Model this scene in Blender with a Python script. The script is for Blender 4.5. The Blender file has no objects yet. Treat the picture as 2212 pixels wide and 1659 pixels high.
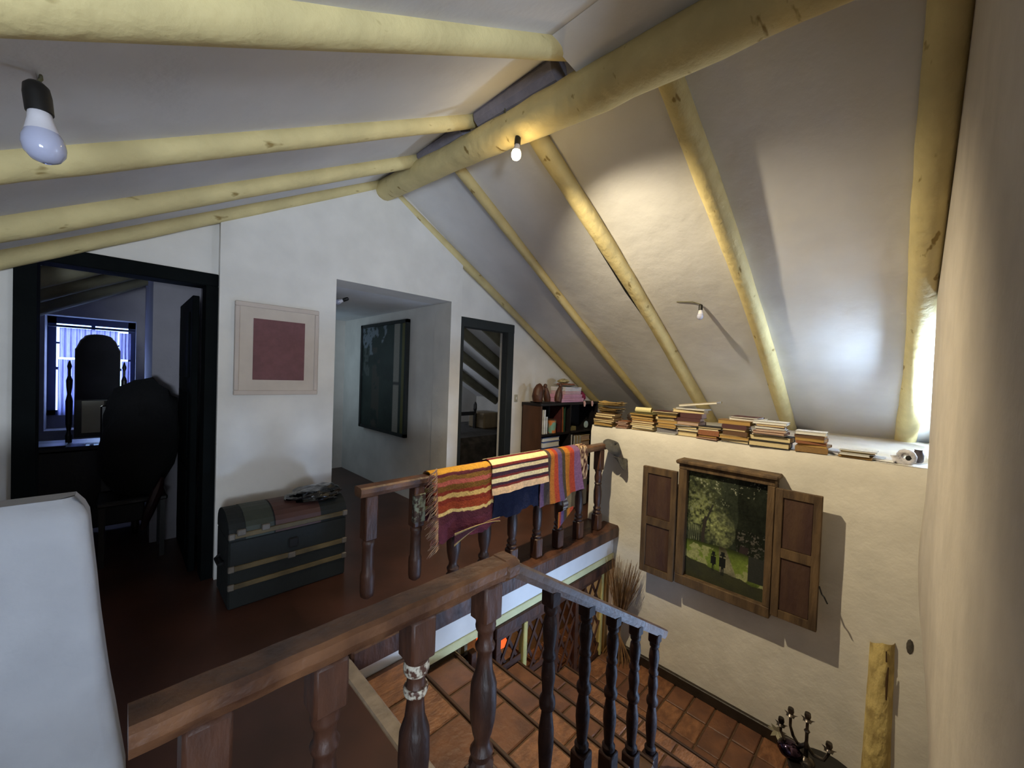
import bpy, math, random
from mathutils import Vector, Matrix
from math import sin, cos, pi, radians
rnd = random.Random(7)
SC = bpy.context.scene
COL = SC.collection

# ------------------------------------------------------------------ camera, view, light
H = 1.55
def set_camera():
    yaw, p, r, F = 0.782899, -0.0198448, 0.0356863, 845.62
    f = Vector((cos(yaw)*cos(p), sin(yaw)*cos(p), sin(p)))
    rt = Vector((sin(yaw), -cos(yaw), 0)); up = rt.cross(f)
    R = cos(r)*rt + sin(r)*up; U = -sin(r)*rt + cos(r)*up
    cd = bpy.data.cameras.new('camera'); cam = bpy.data.objects.new('camera', cd); COL.objects.link(cam)
    cam.matrix_world = Matrix(((R.x, U.x, -f.x, 0), (R.y, U.y, -f.y, 0), (R.z, U.z, -f.z, H), (0, 0, 0, 1)))
    cd.sensor_width = 36; cd.lens = 36*F/2212; cd.clip_start = 0.02
    SC.camera = cam
set_camera()
SC.view_settings.view_transform = 'Standard'; SC.view_settings.look = 'None'
SC.view_settings.exposure = 0.38; SC.view_settings.gamma = 1.0
try: SC.view_settings.use_curve_mapping = False
except Exception: pass
W = bpy.data.worlds.new('world'); SC.world = W; W.use_nodes = True
W.node_tree.nodes['Background'].inputs[0].default_value = (0.45, 0.62, 1.0, 1)
W.node_tree.nodes['Background'].inputs[1].default_value = .25

def area(name, loc, target, sx, sy, power, col, spread=180):
    ld = bpy.data.lights.new(name, 'AREA'); ld.shape = 'RECTANGLE'; ld.size = sx; ld.size_y = sy
    ld.energy = power; ld.color = col; ld.spread = radians(spread)
    o = bpy.data.objects.new(name, ld); COL.objects.link(o); o.location = loc
    o.rotation_euler = (Vector(target)-Vector(loc)).to_track_quat('-Z', 'Y').to_euler()
    o['kind'] = 'structure'
    return o
def point(name, loc, power, col, rad):
    ld = bpy.data.lights.new(name, 'POINT'); ld.energy = power; ld.color = col; ld.shadow_soft_size = rad
    o = bpy.data.objects.new(name, ld); COL.objects.link(o); o.location = loc
    o['kind'] = 'structure'
    return o
DAY = (0.50, 0.68, 1.0)
def lamp_cone(name, loc, target, power, col, rad, size, blend):
    ld = bpy.data.lights.new(name, 'SPOT'); ld.energy = power; ld.color = col; ld.shadow_soft_size = rad; ld.spot_size = radians(size); ld.spot_blend = blend
    o = bpy.data.objects.new(name, ld); COL.objects.link(o); o.location = loc; o['kind'] = 'structure'
    o.rotation_euler = (Vector(target)-Vector(loc)).to_track_quat('-Z', 'Y').to_euler()
    return o
# the LED bulb throws its light away from its socket
lamp_cone('bulb_light', (1.72, 1.72, 2.875), (3.75, 1.0, -.1), 262, (1.0, 0.84, 0.56), 0.024, 132, .85)
# daylight at the window over the ledge, a window assumed behind the viewer, the frame added by the stairs, the bedroom window, sources assumed in passage and attic
area('window_daylight_ledge', (4.55, -0.62, 1.38), (4.1, 1.3, 1.95), 0.9, 0.5, 300, (0.60, 0.78, 1.0))
area('assumed_daylight_back', (-1.0, -3.05, 1.05), (0.3, 0.35, 3.2), 1.3, .8, 104, (0.74, 0.86, 1.0), 125)  # lamp for an assumed window, in front of a solid wall
area('assumed_daylight_stair', (2.80, -0.165, -0.66), (2.0, 2.1, -0.05), 0.6, 0.45, 20, (0.42, 0.63, 1.0), 95)  # added lamp for assumed daylight from below; no opening behind it
area('window_daylight_bedroom', (-0.2, 6.19, 1.45), (-0.2, 4.0, 1.2), 0.55, 0.85, 3.0, (0.50, 0.62, 1.0))
area('assumed_daylight_corridor', (1.40, 5.95, 1.55), (2.6, 5.9, 1.3), 0.7, 1.3, 2.6, (0.6, 0.85, 1.0))  # assumed daylight source out of view; passage wall here is solid
area('assumed_daylight_attic', (3.2, 6.75, 1.7), (4.6, 4.6, 1.2), 0.8, 0.8, 16.0, (0.8, 0.88, 1.0))  # assumed daylight source; the attic wall has no window
point('lower_room_light', (2.9, 3.1, -0.75), 7, (1.0, 0.72, 0.35), 0.08)

# ------------------------------------------------------------------ helpers
def lin(c):
    if isinstance(c, str):
        c = c.lstrip('#'); c = [int(c[i:i+2], 16)/255 for i in (0, 2, 4)]
    return tuple(x/12.92 if x <= .04045 else ((x+.055)/1.055)**2.4 for x in c)
MATS = {}
def mat(name, col, rough=.7, var=.12, scale=6., bump=0., bscale=30., metal=0., col2=None, stretch=None, coat=0., emit=None, estr=0., spec=.5, trans=0., alpha=1., attr=None, mixlo=.35, mixhi=.65):
    if name in MATS: return MATS[name]
    m = bpy.data.materials.new(name); m.use_nodes = True; nt = m.node_tree; N = nt.nodes; L = nt.links
    b = N['Principled BSDF']; c = lin(col)
    tc = N.new('ShaderNodeTexCoord'); mp = N.new('ShaderNodeMapping'); L.new(tc.outputs['Object'], mp.inputs[0])
    if stretch: mp.inputs['Scale'].default_value = stretch
    b.inputs['Roughness'].default_value = rough; b.inputs['Metallic'].default_value = metal
    b.inputs['Specular IOR Level'].default_value = spec
    b.inputs['Coat Weight'].default_value = coat
    b.inputs['Transmission Weight'].default_value = trans; b.inputs['Alpha'].default_value = alpha
    if attr:
        a = N.new('ShaderNodeAttribute'); a.attribute_name = attr; src = a.outputs['Color']
        n = N.new('ShaderNodeTexNoise'); n.inputs['Scale'].default_value = scale; n.inputs['Detail'].default_value = 4
        L.new(mp.outputs[0], n.inputs['Vector'])
        mx = N.new('ShaderNodeMixRGB'); mx.blend_type = 'MULTIPLY'; mx.inputs[0].default_value = 1
        r = N.new('ShaderNodeValToRGB'); r.color_ramp.elements[0].color = (1-2*var,)*3+(1,); r.color_ramp.elements[1].color = (1+var,)*3+(1,)
        r.color_ramp.elements[0].position = .3; r.color_ramp.elements[1].position = .7
        L.new(n.outputs['Fac'], r.inputs[0]); L.new(src, mx.inputs[1]); L.new(r.outputs[0], mx.inputs[2]); L.new(mx.outputs[0], b.inputs['Base Color'])
    else:
        n = N.new('ShaderNodeTexNoise'); n.inputs['Scale'].default_value = scale; n.inputs['Detail'].default_value = 6
        L.new(mp.outputs[0], n.inputs['Vector'])
        r = N.new('ShaderNodeValToRGB')
        d = lin(col2) if col2 else tuple(x*(1-2*var) for x in c)
        r.color_ramp.elements[0].color = d+(1,); r.color_ramp.elements[1].color = tuple(min(1, x*(1+var*.5)) for x in c)+(1,)
        r.color_ramp.elements[0].position = mixlo; r.color_ramp.elements[1].position = mixhi
        L.new(n.outputs['Fac'], r.inputs[0]); L.new(r.outputs[0], b.inputs['Base Color'])
    if bump:
        n2 = N.new('ShaderNodeTexNoise'); n2.inputs['Scale'].default_value = bscale; n2.inputs['Detail'].default_value = 5
        L.new(mp.outputs[0], n2.inputs['Vector']); bp = N.new('ShaderNodeBump'); bp.inputs['Strength'].default_value = bump; bp.inputs['Distance'].default_value = .02
        L.new(n2.outputs['Fac'], bp.inputs['Height']); L.new(bp.outputs[0], b.inputs['Normal'])
    if emit:
        b.inputs['Emission Color'].default_value = lin(emit)+(1,); b.inputs['Emission Strength'].default_value = estr
    MATS[name] = m
    return m

class MB:
    def __init__(s): s.v = []; s.f = []; s.c = None
    def add(s, vs, fs):
        o = len(s.v); s.v += [Vector(v) for v in vs]; s.f += [[i+o for i in f] for f in fs]; return s
    def box(s, lo, hi, rot=None, piv=None, bev=0):
        x0, y0, z0 = lo; x1, y1, z1 = hi
        if bev:
            b = min(bev, abs(x1-x0)*.45, abs(y1-y0)*.45, abs(z1-z0)*.45)
            vs = []; idx = {}
            for ix in (0, 1):
                for iy in (0, 1):
                    for iz in (0, 1):
                        for k in range(3):
                            p = [(x0, x1)[ix], (y0, y1)[iy], (z0, z1)[iz]]
                            for q, i, lohi in ((0, ix, 0), (1, iy, 1), (2, iz, 2)):
                                if q != k: p[q] += b*(1 if i == 0 else -1)
                            idx[(ix, iy, iz, k)] = len(vs); vs.append(p)
            fs = []
            for k in range(3):
                a, c = [(1, 2), (0, 2), (0, 1)][k]
                for e in (0, 1):
                    q = []
                    for u, w in ((0, 0), (1, 0), (1, 1), (0, 1)):
                        t = [0, 0, 0]; t[k] = e; t[a] = u; t[c] = w; q.append(idx[(*t, k)])
                    fs.append(q)
            for k in range(3):
                a, c = [(1, 2), (0, 2), (0, 1)][k]
                for u in (0, 1):
                    for w in (0, 1):
                        t0 = [0]*3; t0[a] = u; t0[c] = w; t1 = list(t0); t1[k] = 1
                        fs.append([idx[(*t0, a)], idx[(*t1, a)], idx[(*t1, c)], idx[(*t0, c)]])
            for ix in (0, 1):
                for iy in (0, 1):
                    for iz in (0, 1): fs.append([idx[(ix, iy, iz, k)] for k in range(3)])
            s._x = True
        else:
            vs = [(x0, y0, z0), (x1, y0, z0), (x1, y1, z0), (x0, y1, z0), (x0, y0, z1), (x1, y0, z1), (x1, y1, z1), (x0, y1, z1)]
            fs = [(3, 2, 1, 0), (4, 5, 6, 7), (0, 1, 5, 4), (1, 2, 6, 5), (2, 3, 7, 6), (3, 0, 4, 7)]
        if rot is not None:
            pv = Vector(piv) if piv is not None else Vector(((x0+x1)/2, (y0+y1)/2, (z0+z1)/2))
            vs = [rot @ (Vector(v)-pv)+pv for v in vs]
        return s.add(vs, fs)
    def prism(s, pts, axis, a, b):
        # pts 2D polygon in the other two axes
        def mk(p, t):
            return {'x': (t, p[0], p[1]), 'y': (p[0], t, p[1]), 'z': (p[0], p[1], t)}[axis]
        n = len(pts)
        return s.add([mk(p, a) for p in pts]+[mk(p, b) for p in pts],
                     [list(range(n)), list(range(2*n-1, n-1, -1))]+[[i, (i+1) % n, n+(i+1) % n, n+i] for i in range(n)])
    def lathe(s, prof, loc=(0, 0, 0), n=16, M=None):
        o = Vector(loc); vs = []; fs = []
        for r, z in prof:
            for k in range(n):
                a = 2*pi*k/n; p = Vector((r*cos(a), r*sin(a), z))
                vs.append((M @ p if M else p)+o)
        m = len(prof)
        for i in range(m-1):
            for k in range(n):
                fs.append([i*n+k, i*n+(k+1) % n, (i+1)*n+(k+1) % n, (i+1)*n+k])
        fs.append(list(range(n))[::-1]); fs.append([(m-1)*n+k for k in range(n)])
        return s.add(vs, fs)
    def tube(s, pts, rad, n=8, wob=0., seed=0, ell=1.):
        pts = [Vector(p) for p in pts]; R = random.Random(seed); vs = []; fs = []
        rr = rad if isinstance(rad, (list, tuple)) else [rad]*len(pts)
        ref = None
        for i, p in enumerate(pts):
            t = (pts[min(i+1, len(pts)-1)]-pts[max(i-1, 0)]).normalized()
            if ref is None: ref = Vector((0, 0, 1)) if abs(t.z) < .9 else Vector((1, 0, 0))
            u = t.cross(ref).normalized(); w = u.cross(t).normalized(); ref = w
            for k in range(n):
                a = 2*pi*k/n
                q = rr[i]*(1+wob*R.uniform(-1, 1))
                vs.append(p+u*cos(a)*q+w*sin(a)*q*ell)
        m = len(pts)
        for i in range(m-1):
            for k in range(n): fs.append([i*n+k, i*n+(k+1) % n, (i+1)*n+(k+1) % n, (i+1)*n+k])
        fs.append(list(range(n))[::-1]); fs.append([(m-1)*n+k for k in range(n)])
        return s.add(vs, fs)
    def grid(s, fn, nu, nv, thick=0., col=None):
        P = [[Vector(fn(u/nu, v/nv)) for v in range(nv+1)] for u in range(nu+1)]
        vs = [p for row in P for p in row]; fs = []
        for u in range(nu):
            for v in range(nv):
                a = u*(nv+1)+v; fs.append([a, a+nv+1, a+nv+2, a+1])
        cs = [col(u/nu, v/nv) for u in range(nu+1) for v in range(nv+1)] if col else None
        if thick:
            N = [Vector() for _ in vs]
            for f in fs:
                nn = (vs[f[1]]-vs[f[0]]).cross(vs[f[3]]-vs[f[0]])
                for i in f: N[i] += nn
            k = len(vs)
            vs = vs+[v-(n.normalized() if n.length else Vector((0, 0, 1)))*thick for v, n in zip(vs, N)]
            fs2 = [[i+k for i in f][::-1] for f in fs]
            bd = [u*(nv+1) for u in range(nu+1)]+[nu*(nv+1)+v for v in range(1, nv+1)]+[u*(nv+1)+nv for u in range(nu-1, -1, -1)]+[v for v in range(nv-1, 0, -1)]
            fs = fs+fs2+[[bd[i], bd[i]+k, bd[(i+1) % len(bd)]+k, bd[(i+1) % len(bd)]] for i in range(len(bd))]
            if cs: cs = cs+cs
        if cs:
            s.c = (s.c or [])+cs
        return s.add(vs, fs)
    def mesh(s, name, m, off=Vector(), smooth=False, sub=0):
        me = bpy.data.meshes.new(name)
        me.from_pydata([tuple(v-off) for v in s.v], [], s.f)
        if m: me.materials.append(m)
        if s.c:
            at = me.color_attributes.new('Col', 'FLOAT_COLOR', 'POINT')
            for i, c in enumerate(s.c): at.data[i].color = (*c, 1)
        import bmesh
        bm = bmesh.new(); bm.from_mesh(me); bmesh.ops.recalc_face_normals(bm, faces=bm.faces); bm.to_mesh(me); bm.free()
        if smooth:
            me.polygons.foreach_set('use_smooth', [True]*len(me.polygons))
            try: me.set_sharp_from_angle(angle=radians(42))
            except Exception: pass
        return me

def obj(name, mb, m, parent=None, smooth=False, label=None, kind=None, sub=0):
    off = Vector()
    q = parent
    while q is not None: off += q.location; q = q.parent
    if parent is None:
        # put the origin at the base centre
        xs = [v.x for v in mb.v]; ys = [v.y for v in mb.v]; zs = [v.z for v in mb.v]
        off = Vector(((min(xs)+max(xs))/2, (min(ys)+max(ys))/2, min(zs)))
    me = mb.mesh(name, m, off, smooth)
    o = bpy.data.objects.new(name, me); COL.objects.link(o)
    if parent is None: o.location = off
    else: o.parent = parent
    if label: o['label'] = label
    if kind: o['kind'] = kind
    if sub:
        md = o.modifiers.new('s', 'SUBSURF'); md.levels = sub; md.render_levels = sub
    return o
def thing(name, label, cat, loc=(0, 0, 0), group=None):
    o = bpy.data.objects.new(name, None); COL.objects.link(o); o.location = loc
    o['label'] = label; o['category'] = cat; o.empty_display_size = .1
    if group: o['group'] = group
    return o
def tag(o, label, cat, group=None):
    o['label'] = label; o['category'] = cat
    if group: o['group'] = group
    return o
def struct(name, mb, m, smooth=False, label=None):
    return obj(name, mb, m, None, smooth, label, 'structure')
def RZ(a): return Matrix.Rotation(a, 3, 'Z')
def RX(a): return Matrix.Rotation(a, 3, 'X')
def RY(a): return Matrix.Rotation(a, 3, 'Y')
def inst(src_me, name, parent, loc=(0, 0, 0), rot=None, scale=None, m=None, label=None):
    o = bpy.data.objects.new(name, src_me); COL.objects.link(o); o.parent = parent
    o.location = loc
    if rot is not None: o.rotation_euler = rot
    if scale is not None: o.scale = scale
    if m: 
        o.material_slots[0].link = 'OBJECT'; o.material_slots[0].material = m
    if label: o['label'] = label
    return o
# value noise
_P = [rnd.random() for _ in range(4096)]
def vn(x, y):
    xi, yi = math.floor(x), math.floor(y); fx, fy = x-xi, y-yi
    fx = fx*fx*(3-2*fx); fy = fy*fy*(3-2*fy)
    g = lambda a, b: _P[(a*127+b*311) % 4096]
    return (g(xi, yi)*(1-fx)+g(xi+1, yi)*fx)*(1-fy)+(g(xi, yi+1)*(1-fx)+g(xi+1, yi+1)*fx)*fy
def fbm(x, y, o=4):
    s = 0; a = .5; t = 0
    for i in range(o): s += a*vn(x, y); t += a; x *= 2.03; y *= 2.03; a *= .55
    return s/t

# ------------------------------------------------------------------ materials
PL = mat('plaster', '#d4d0ca', .9, .05, 3, .22, 9, spec=.2)
PLR = mat('plaster_rough', '#d6d1c6', .95, .05, 4, .25, 14, spec=.2)
CE = mat('ceiling_plaster', '#dddddf', .95, .05, 2, .4, 6, spec=.15)
def log_mat():
    m = mat('yellow_painted_log', '#d0c08c', .7, .07, 5, .45, 16, spec=.3)
    nt = m.node_tree; N = nt.nodes; L = nt.links; b = N['Principled BSDF']; src = b.inputs['Base Color'].links[0].from_socket
    tc = N.new('ShaderNodeTexCoord'); mp = N.new('ShaderNodeMapping'); mp.inputs['Scale'].default_value = (1.6, 7, 4.5); L.new(tc.outputs['Object'], mp.inputs[0])
    n = N.new('ShaderNodeTexNoise'); n.inputs['Scale'].default_value = 2.2; n.inputs['Detail'].default_value = 3; L.new(mp.outputs[0], n.inputs['Vector'])
    r = N.new('ShaderNodeValToRGB'); r.color_ramp.elements[0].position = .665; r.color_ramp.elements[1].position = .71
    r.color_ramp.elements[0].color = (0, 0, 0, 1); r.color_ramp.elements[1].color = (1, 1, 1, 1); L.new(n.outputs['Fac'], r.inputs[0])
    x = N.new('ShaderNodeMixRGB'); L.new(r.outputs[0], x.inputs[0]); L.new(src, x.inputs[1]); x.inputs[2].default_value = lin('#8f7a48')+(1,); L.new(x.outputs[0], b.inputs['Base Color'])
    return m
YW = log_mat()
YW_ = mat('yellow_painted_log', '#d3ca98', .7, .07, 5, .4, 18, spec=.3)
DW = mat('dark_varnished_wood', '#4f3020', .5, .25, 9, .25, 40, coat=.0, col2='#27130d', stretch=(1, 1, .35))
DWR = mat('rail_varnished_wood', '#6a4830', .42, .2, 8, .2, 40, coat=.1, col2='#3a2216')
DW2 = mat('near_black_turned_wood', '#26140d', .6, .2, 9, .2, 40, coat=.0, spec=.18, col2='#160a09')
OW = mat('old_shutter_wood', '#5f4a30', .8, .25, 14, .5, 50, col2='#3f2e1c', stretch=(1, 1, .2))
OWP = mat('old_shutter_panel', '#452f20', .8, .2, 10, .4, 40, col2='#38201a', stretch=(1, 1, .3))
GR = mat('dark_green_paint', '#0f1616', .7, .15, 6, .15, 30)
GRB = mat('dark_blue_green_door', '#090d0e', .8, .15, 6, .1, 30, spec=.08)
FL = mat('polished_red_brown_floor', '#4c2f24', .40, .14, 2.2, .10, 6, coat=.06, col2='#3b241a')
TI = mat('terracotta_tile', '#6b4630', .5, .2, 7, .3, 25, col2='#54372a', coat=.05)
TI2 = mat('terracotta_tile_worn', '#80573a', .55, .25, 16, .45, 50, col2='#64402a', stretch=(.8, 1.6, 1))
GT = mat('dark_grout', '#513a26', .85, .15, 20, .2, 40)
BLK = mat('black_thing', '#0c0b0c', .8, .1, 6)

ZL = lambda x: 3.345-.555*(1.75-x)     # underside of the left ceiling slope
ZR = lambda x: 3.36-.572*(x-1.75)     # underside of the right slope

# ------------------------------------------------------------------ room shell
SLIT = 1.775
mb = MB().prism([(-3.2, ZL(-3.2)), (SLIT, ZL(SLIT)), (SLIT, ZL(SLIT)+.12), (-3.2, ZL(-3.2)+.12)], 'y', -3.2, 7.2)
struct('ceiling_left', mb, CE, label='sloping white plaster ceiling left of the ridge log')
mb = MB().prism([(1.62, ZR(1.62)), (6.4, ZR(6.4)), (6.4, ZR(6.4)+.12), (1.62, ZR(1.62)+.12)], 'y', -3.2, 7.2)
struct('ceiling_right', mb, CE, label='sloping white plaster ceiling right of the ridge log')

mb = MB().prism([(1.42, ZL(1.42)-.002), (1.70, 3.135), (1.80, 3.17), (1.80, 3.33), (1.72, 3.33)], 'y', -3.1, 1.26)
struct('trim_1', mb, CE, label='plaster fillet between left ceiling and ridge log')
YM, YS, YB = 3.47, 3.53, 3.78
def roofz(x): return (ZL(x) if x < 1.75 else ZR(x))+.06
def wall_seg(mb, x0, x1, z0, yf, yb):
    pts = [(x0, z0), (x1, z0), (x1, roofz(x1))]
    if x0 < 1.75 < x1: pts.append((1.75, 3.44))
    pts.append((x0, roofz(x0)))
    mb.prism(pts, 'y', yf, yb)
mb = MB()
wall_seg(mb, -3.2, -.40, -.4, YS, YB); wall_seg(mb, -.40, .5, 2.18, YS, YB)
struct('wall_back_left', mb, PL, label='white plaster wall around the large dark doorway')
mb = MB(); wall_seg(mb, .5, 1.31, -.4, YM, YB); wall_seg(mb, 1.31, 2.52, 2.33, YM, YB); wall_seg(mb, 2.52, 2.66, -.4, YM, YB)
struct('wall_back', mb, PL, label='white gable wall with the square painting and open passage')
mb = MB(); wall_seg(mb, 2.66, 3.55, 2.19, YS, YB); wall_seg(mb, 3.55, 6.1, -.4, YS, YB)
struct('wall_back_right', mb, PL, label='white plaster wall around the narrow green door frame')

# knee wall W with ledge, and wall R
def wavy_wall(mb, fn, nu, nv): mb.grid(fn, nu, nv)
mb = MB()
def wfn(u, v):
    y = 2.42-(2.42+.30)*u; z = -1.4+(1.045+1.4)*v
    zz = z
    x = 3.70+.012*(vn(y*3, z*3+9)-.5)+(.02 if v > .999 else 0)
    return (x, y, zz)
mb.grid(wfn, 44, 36)
mb.add([(3.72, 2.42, 1.045), (3.72, -.30, 1.045), (6.1, -.30, 1.02), (6.1, 2.42, 1.02), (3.72, 2.42, -1.4), (6.1, 2.42, -1.4), (6.1, -.3, -1.4), (3.72, -.3, -1.4)],
       [(0, 1, 2, 3), (0, 3, 5, 4), (1, 7, 6, 2), (4, 5, 6, 7)])
struct('wall_right', mb, PLR, smooth=True, label='low cream lit wall with the book ledge on top')

mb = MB()
def rfn(u, v):
    x = .62+(3.705-.62)*u; z = -1.4+5.0*v
    y = -.138+.008*(vn(x*1.5+3, z*1.3)-.5)
    if z < .2: y -= .09*min(1, (.2-z)/1.0)*(x-.6)/3.1
    if z < 1.05:
        y += .02*math.exp(-((z-.5)/.3)**2)*(x > 3)
    if u > .985: y -= .012
    return (x, y, z)
mb.grid(rfn, 60, 40)
mb.add([(3.705, -.15, 1.03), (3.705, -.15, 3.6), (3.705, -.5, 3.6), (3.705, -.5, 1.03)], [(0, 1, 2, 3)])
mb.add([(.62, -.14, -1.4), (.62, -.14, 3.6), (.62, -3.2, 3.6), (.62, -3.2, -1.4)], [(0, 1, 2, 3)])
struct('wall_front', mb, mat('plaster_shaded_side', '#bdb4a8', .95, .05, 4, .2, 14, spec=.1), smooth=True, label='shaded white wall close on the right of the picture')  # same plaster as the other walls, its shade put into a darker colour
# window wall above the ledge, set back
mb = MB()
mb.box((3.705, -.50, 1.0), (4.15, -.30, 2.3)); mb.box((5.4, -.50, 1.0), (6.1, -.30, 1.6))
mb.box((4.15, -.50, 1.0), (5.4, -.30, 1.06)); mb.box((4.15, -.50, 1.90), (4.6, -.30, 2.15))
struct('wall_window', mb, PL, label='white wall holding the window at the end of the ledge')
win = thing('window_1', 'small window behind the blue curtain at the end of the ledge', 'window', (4.78, -.4, 1.06)); win['kind'] = 'structure'
mb = MB()
for a, b in (((4.15, -.44, 1.06), (4.21, -.38, 1.9)), ((5.34, -.44, 1.06), (5.4, -.38, 1.3)), ((4.15, -.44, 1.06), (5.4, -.38, 1.12)), ((4.75, -.43, 1.1), (4.79, -.39, 1.62))):
    mb.box(a, b)
obj('window_frame', mb, GR, win)
# hidden walls that close the house
mb = MB().box((-3.3, -3.2, -1.4), (-3.2, 7.2, 1.0)); struct('wall_left', mb, PL)
mb = MB().box((-3.2, -3.3, -1.4), (.62, -3.2, 3.2)); struct('wall_behind', mb, PL)
wn = thing('added_window_3', 'added window frame around the stair daylight, on a wall without opening', 'window', (2.8, -.2, -.93)); wn['kind'] = 'structure'  # frame added around the stair lamp; the wall behind has no opening
obj('window_frame', MB().box((2.46, -.24, -.93), (2.50, -.185, -.39)).box((3.10, -.24, -.93), (3.14, -.185, -.39)).box((2.50, -.24, -.93), (3.10, -.185, -.89)).box((2.50, -.24, -.43), (3.10, -.185, -.39)), PLR, wn)
wn = thing('assumed_window_4', 'assumed window frame on the solid wall behind the viewer', 'window', (-1.0, -3.18, .6)); wn['kind'] = 'structure'  # frame added around the assumed back daylight; the wall has no opening
obj('window_frame', MB().box((-1.72, -3.2, .6), (-1.66, -3.15, 1.45)).box((-.34, -3.2, .6), (-.28, -3.15, 1.45)).box((-1.66, -3.2, .6), (-.34, -3.15, .66)).box((-1.66, -3.2, 1.39), (-.34, -3.15, 1.45)), GR, wn)
mb = MB().box((6.1, -.5, -1.4), (6.2, 7.2, 1.6)); struct('wall_far_right', mb, PL)

# upper floor slabs
mb = MB().box((-3.2, -3.2, -.36), (.82, 7.2, 0)); struct('floor', mb, FL, label='polished red brown upper floor')
mb = MB().box((.82, 2.12, -.08), (6.1, 7.2, 0)); struct('floor_passage', mb, FL, label='polished red brown floor beyond the stairwell railing')
struct('trim_2', MB().box((.82, -3.2, -.2), (.90, 2.10, .004), bev=.012), mat('worn_edge', '#8d8073', .6, .15, 12, .3), label='worn pale edging along the top of the stairs')
struct('trim_3', MB().box((.90, 2.09, -.27), (3.70, 2.13, -.08)), mat('fascia_paint', '#e6e6e4', .8, .03), label='white fascia under the railing beam')
struct('trim_4', MB().box((1.12, 2.078, -.33), (3.70, 2.13, -.27), bev=.004), mat('yellow_trim', '#dcd9a4', .7, .08, 6, .3, 20), label='pale yellow strip under the white fascia')
struct('trim_5', MB().box((2.0, 2.06, -.42), (3.70, 2.13, -.33), bev=.008), DW, label='dark beam over the lattice screen')
struct('trim_8', MB().box((1.40, 2.03, -.60), (1.74, 2.3, -.42), bev=.03), mat('dark_slab', '#3b3833', .6, .2, 8, .2), label='dark stone slab beside the second stair')
struct('trim_6', MB().box((.90, 2.095, -1.4), (1.40, 2.2, -.27)), PL, label='white stair side wall under the fascia')

# parapet stub at left
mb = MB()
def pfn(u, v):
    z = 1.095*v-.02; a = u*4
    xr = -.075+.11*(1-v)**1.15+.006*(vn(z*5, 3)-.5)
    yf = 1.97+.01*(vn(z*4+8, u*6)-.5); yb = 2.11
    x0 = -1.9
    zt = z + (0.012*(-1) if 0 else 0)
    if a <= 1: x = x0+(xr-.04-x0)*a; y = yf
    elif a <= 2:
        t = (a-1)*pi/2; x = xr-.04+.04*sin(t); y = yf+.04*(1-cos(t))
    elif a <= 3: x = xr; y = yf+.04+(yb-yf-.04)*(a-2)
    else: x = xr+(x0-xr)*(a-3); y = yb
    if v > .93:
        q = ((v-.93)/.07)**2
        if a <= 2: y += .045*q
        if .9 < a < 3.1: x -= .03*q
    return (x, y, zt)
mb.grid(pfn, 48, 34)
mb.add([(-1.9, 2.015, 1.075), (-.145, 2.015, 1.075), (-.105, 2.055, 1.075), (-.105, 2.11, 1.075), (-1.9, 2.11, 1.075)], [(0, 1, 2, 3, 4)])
struct('wall_parapet', mb, mat('plaster_greyed', '#aeb0b6', .95, .05, 4, .35, 12, spec=.1), smooth=True, label='white plastered low parapet at the left edge')  # plaster colour greyed to offset the strong window light falling on it

# ------------------------------------------------------------------ roof logs
def log(name, a, b, r0, r1, label, seed, group=None, n=14, sag=.012, m=YW, knots=0):
    a, b = Vector(a), Vector(b); R = random.Random(seed); K = 26
    t = (b-a).normalized(); side = t.cross(Vector((0, 0, 1))).normalized()
    pts = []; rad = []
    ph = R.uniform(0, 6)
    for i in range(K+1):
        f = i/K
        pts.append(a.lerp(b, f)+side*sag*sin(f*5+ph)+Vector((0, 0, sag*.6*sin(f*7+ph*2))))
        rad.append((r0+(r1-r0)*f)*(1+.06*sin(f*11+ph)+.03*R.uniform(-1, 1)))
    mb = MB().tube(pts, rad, n, .022, seed)
    o = obj(name, mb, m, None, True); tag(o, label, 'beam', group)
    return o
log('ridge_beam', (1.73, 3.52, 3.23), (1.77, -.1, 3.01), .085, .125, 'thick yellow painted ridge log carrying both roof slopes', 1, sag=.008, n=20)
LR = [(3.47, .075, 'yellow roof log along the top of the back gable wall'), (2.88, .085, 'second yellow left roof log out from the back wall'), (2.15, .075, 'yellow left roof log passing just behind the unlit bulb'), (1.28, .085, 'nearest yellow left roof log across the top edge')]
for i, (y, r, lb) in enumerate(LR):
    log('rafter_log', (-3.1, y-.02, ZL(-3.1)+.0), (1.80, y+(.0 if i else .03), ZL(1.80)-.025), r*1.15, r*.62, lb, 10+i)
RRs = [(3.49, .045, 'thin yellow right roof log against the back gable wall'), (2.63, .045, 'thin yellow right roof log second from the back wall'), (1.81, .068, 'yellow right roof log with a black crack beside the lit bulb'), (.92, .068, 'yellow right roof log ending above the picture shutters'), (-.07, .075, 'broad yellow roof log close along the right wall')]
for i, (y, r, lb) in enumerate(RRs):
    log('rafter_log', (1.80, y-(.03 if i == 4 else 0), ZR(1.80)-.045), (5.9, y+(.03 if i == 4 else .01), ZR(5.9)-.03), r*.95, r*1.05, lb, 20+i, sag=.016)
o = obj('crack_strip', MB().tube([(2.65, 1.887, ZR(2.65)-.012), (2.9, 1.890, ZR(2.9)-.018), (3.4, 1.892, ZR(3.4)-.018), (3.8, 1.885, ZR(3.8)-.012)], [.004, .013, .015, .004], 6), BLK)
tag(o, 'black open crack between ceiling and the log by the lit bulb', 'crack')
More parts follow.
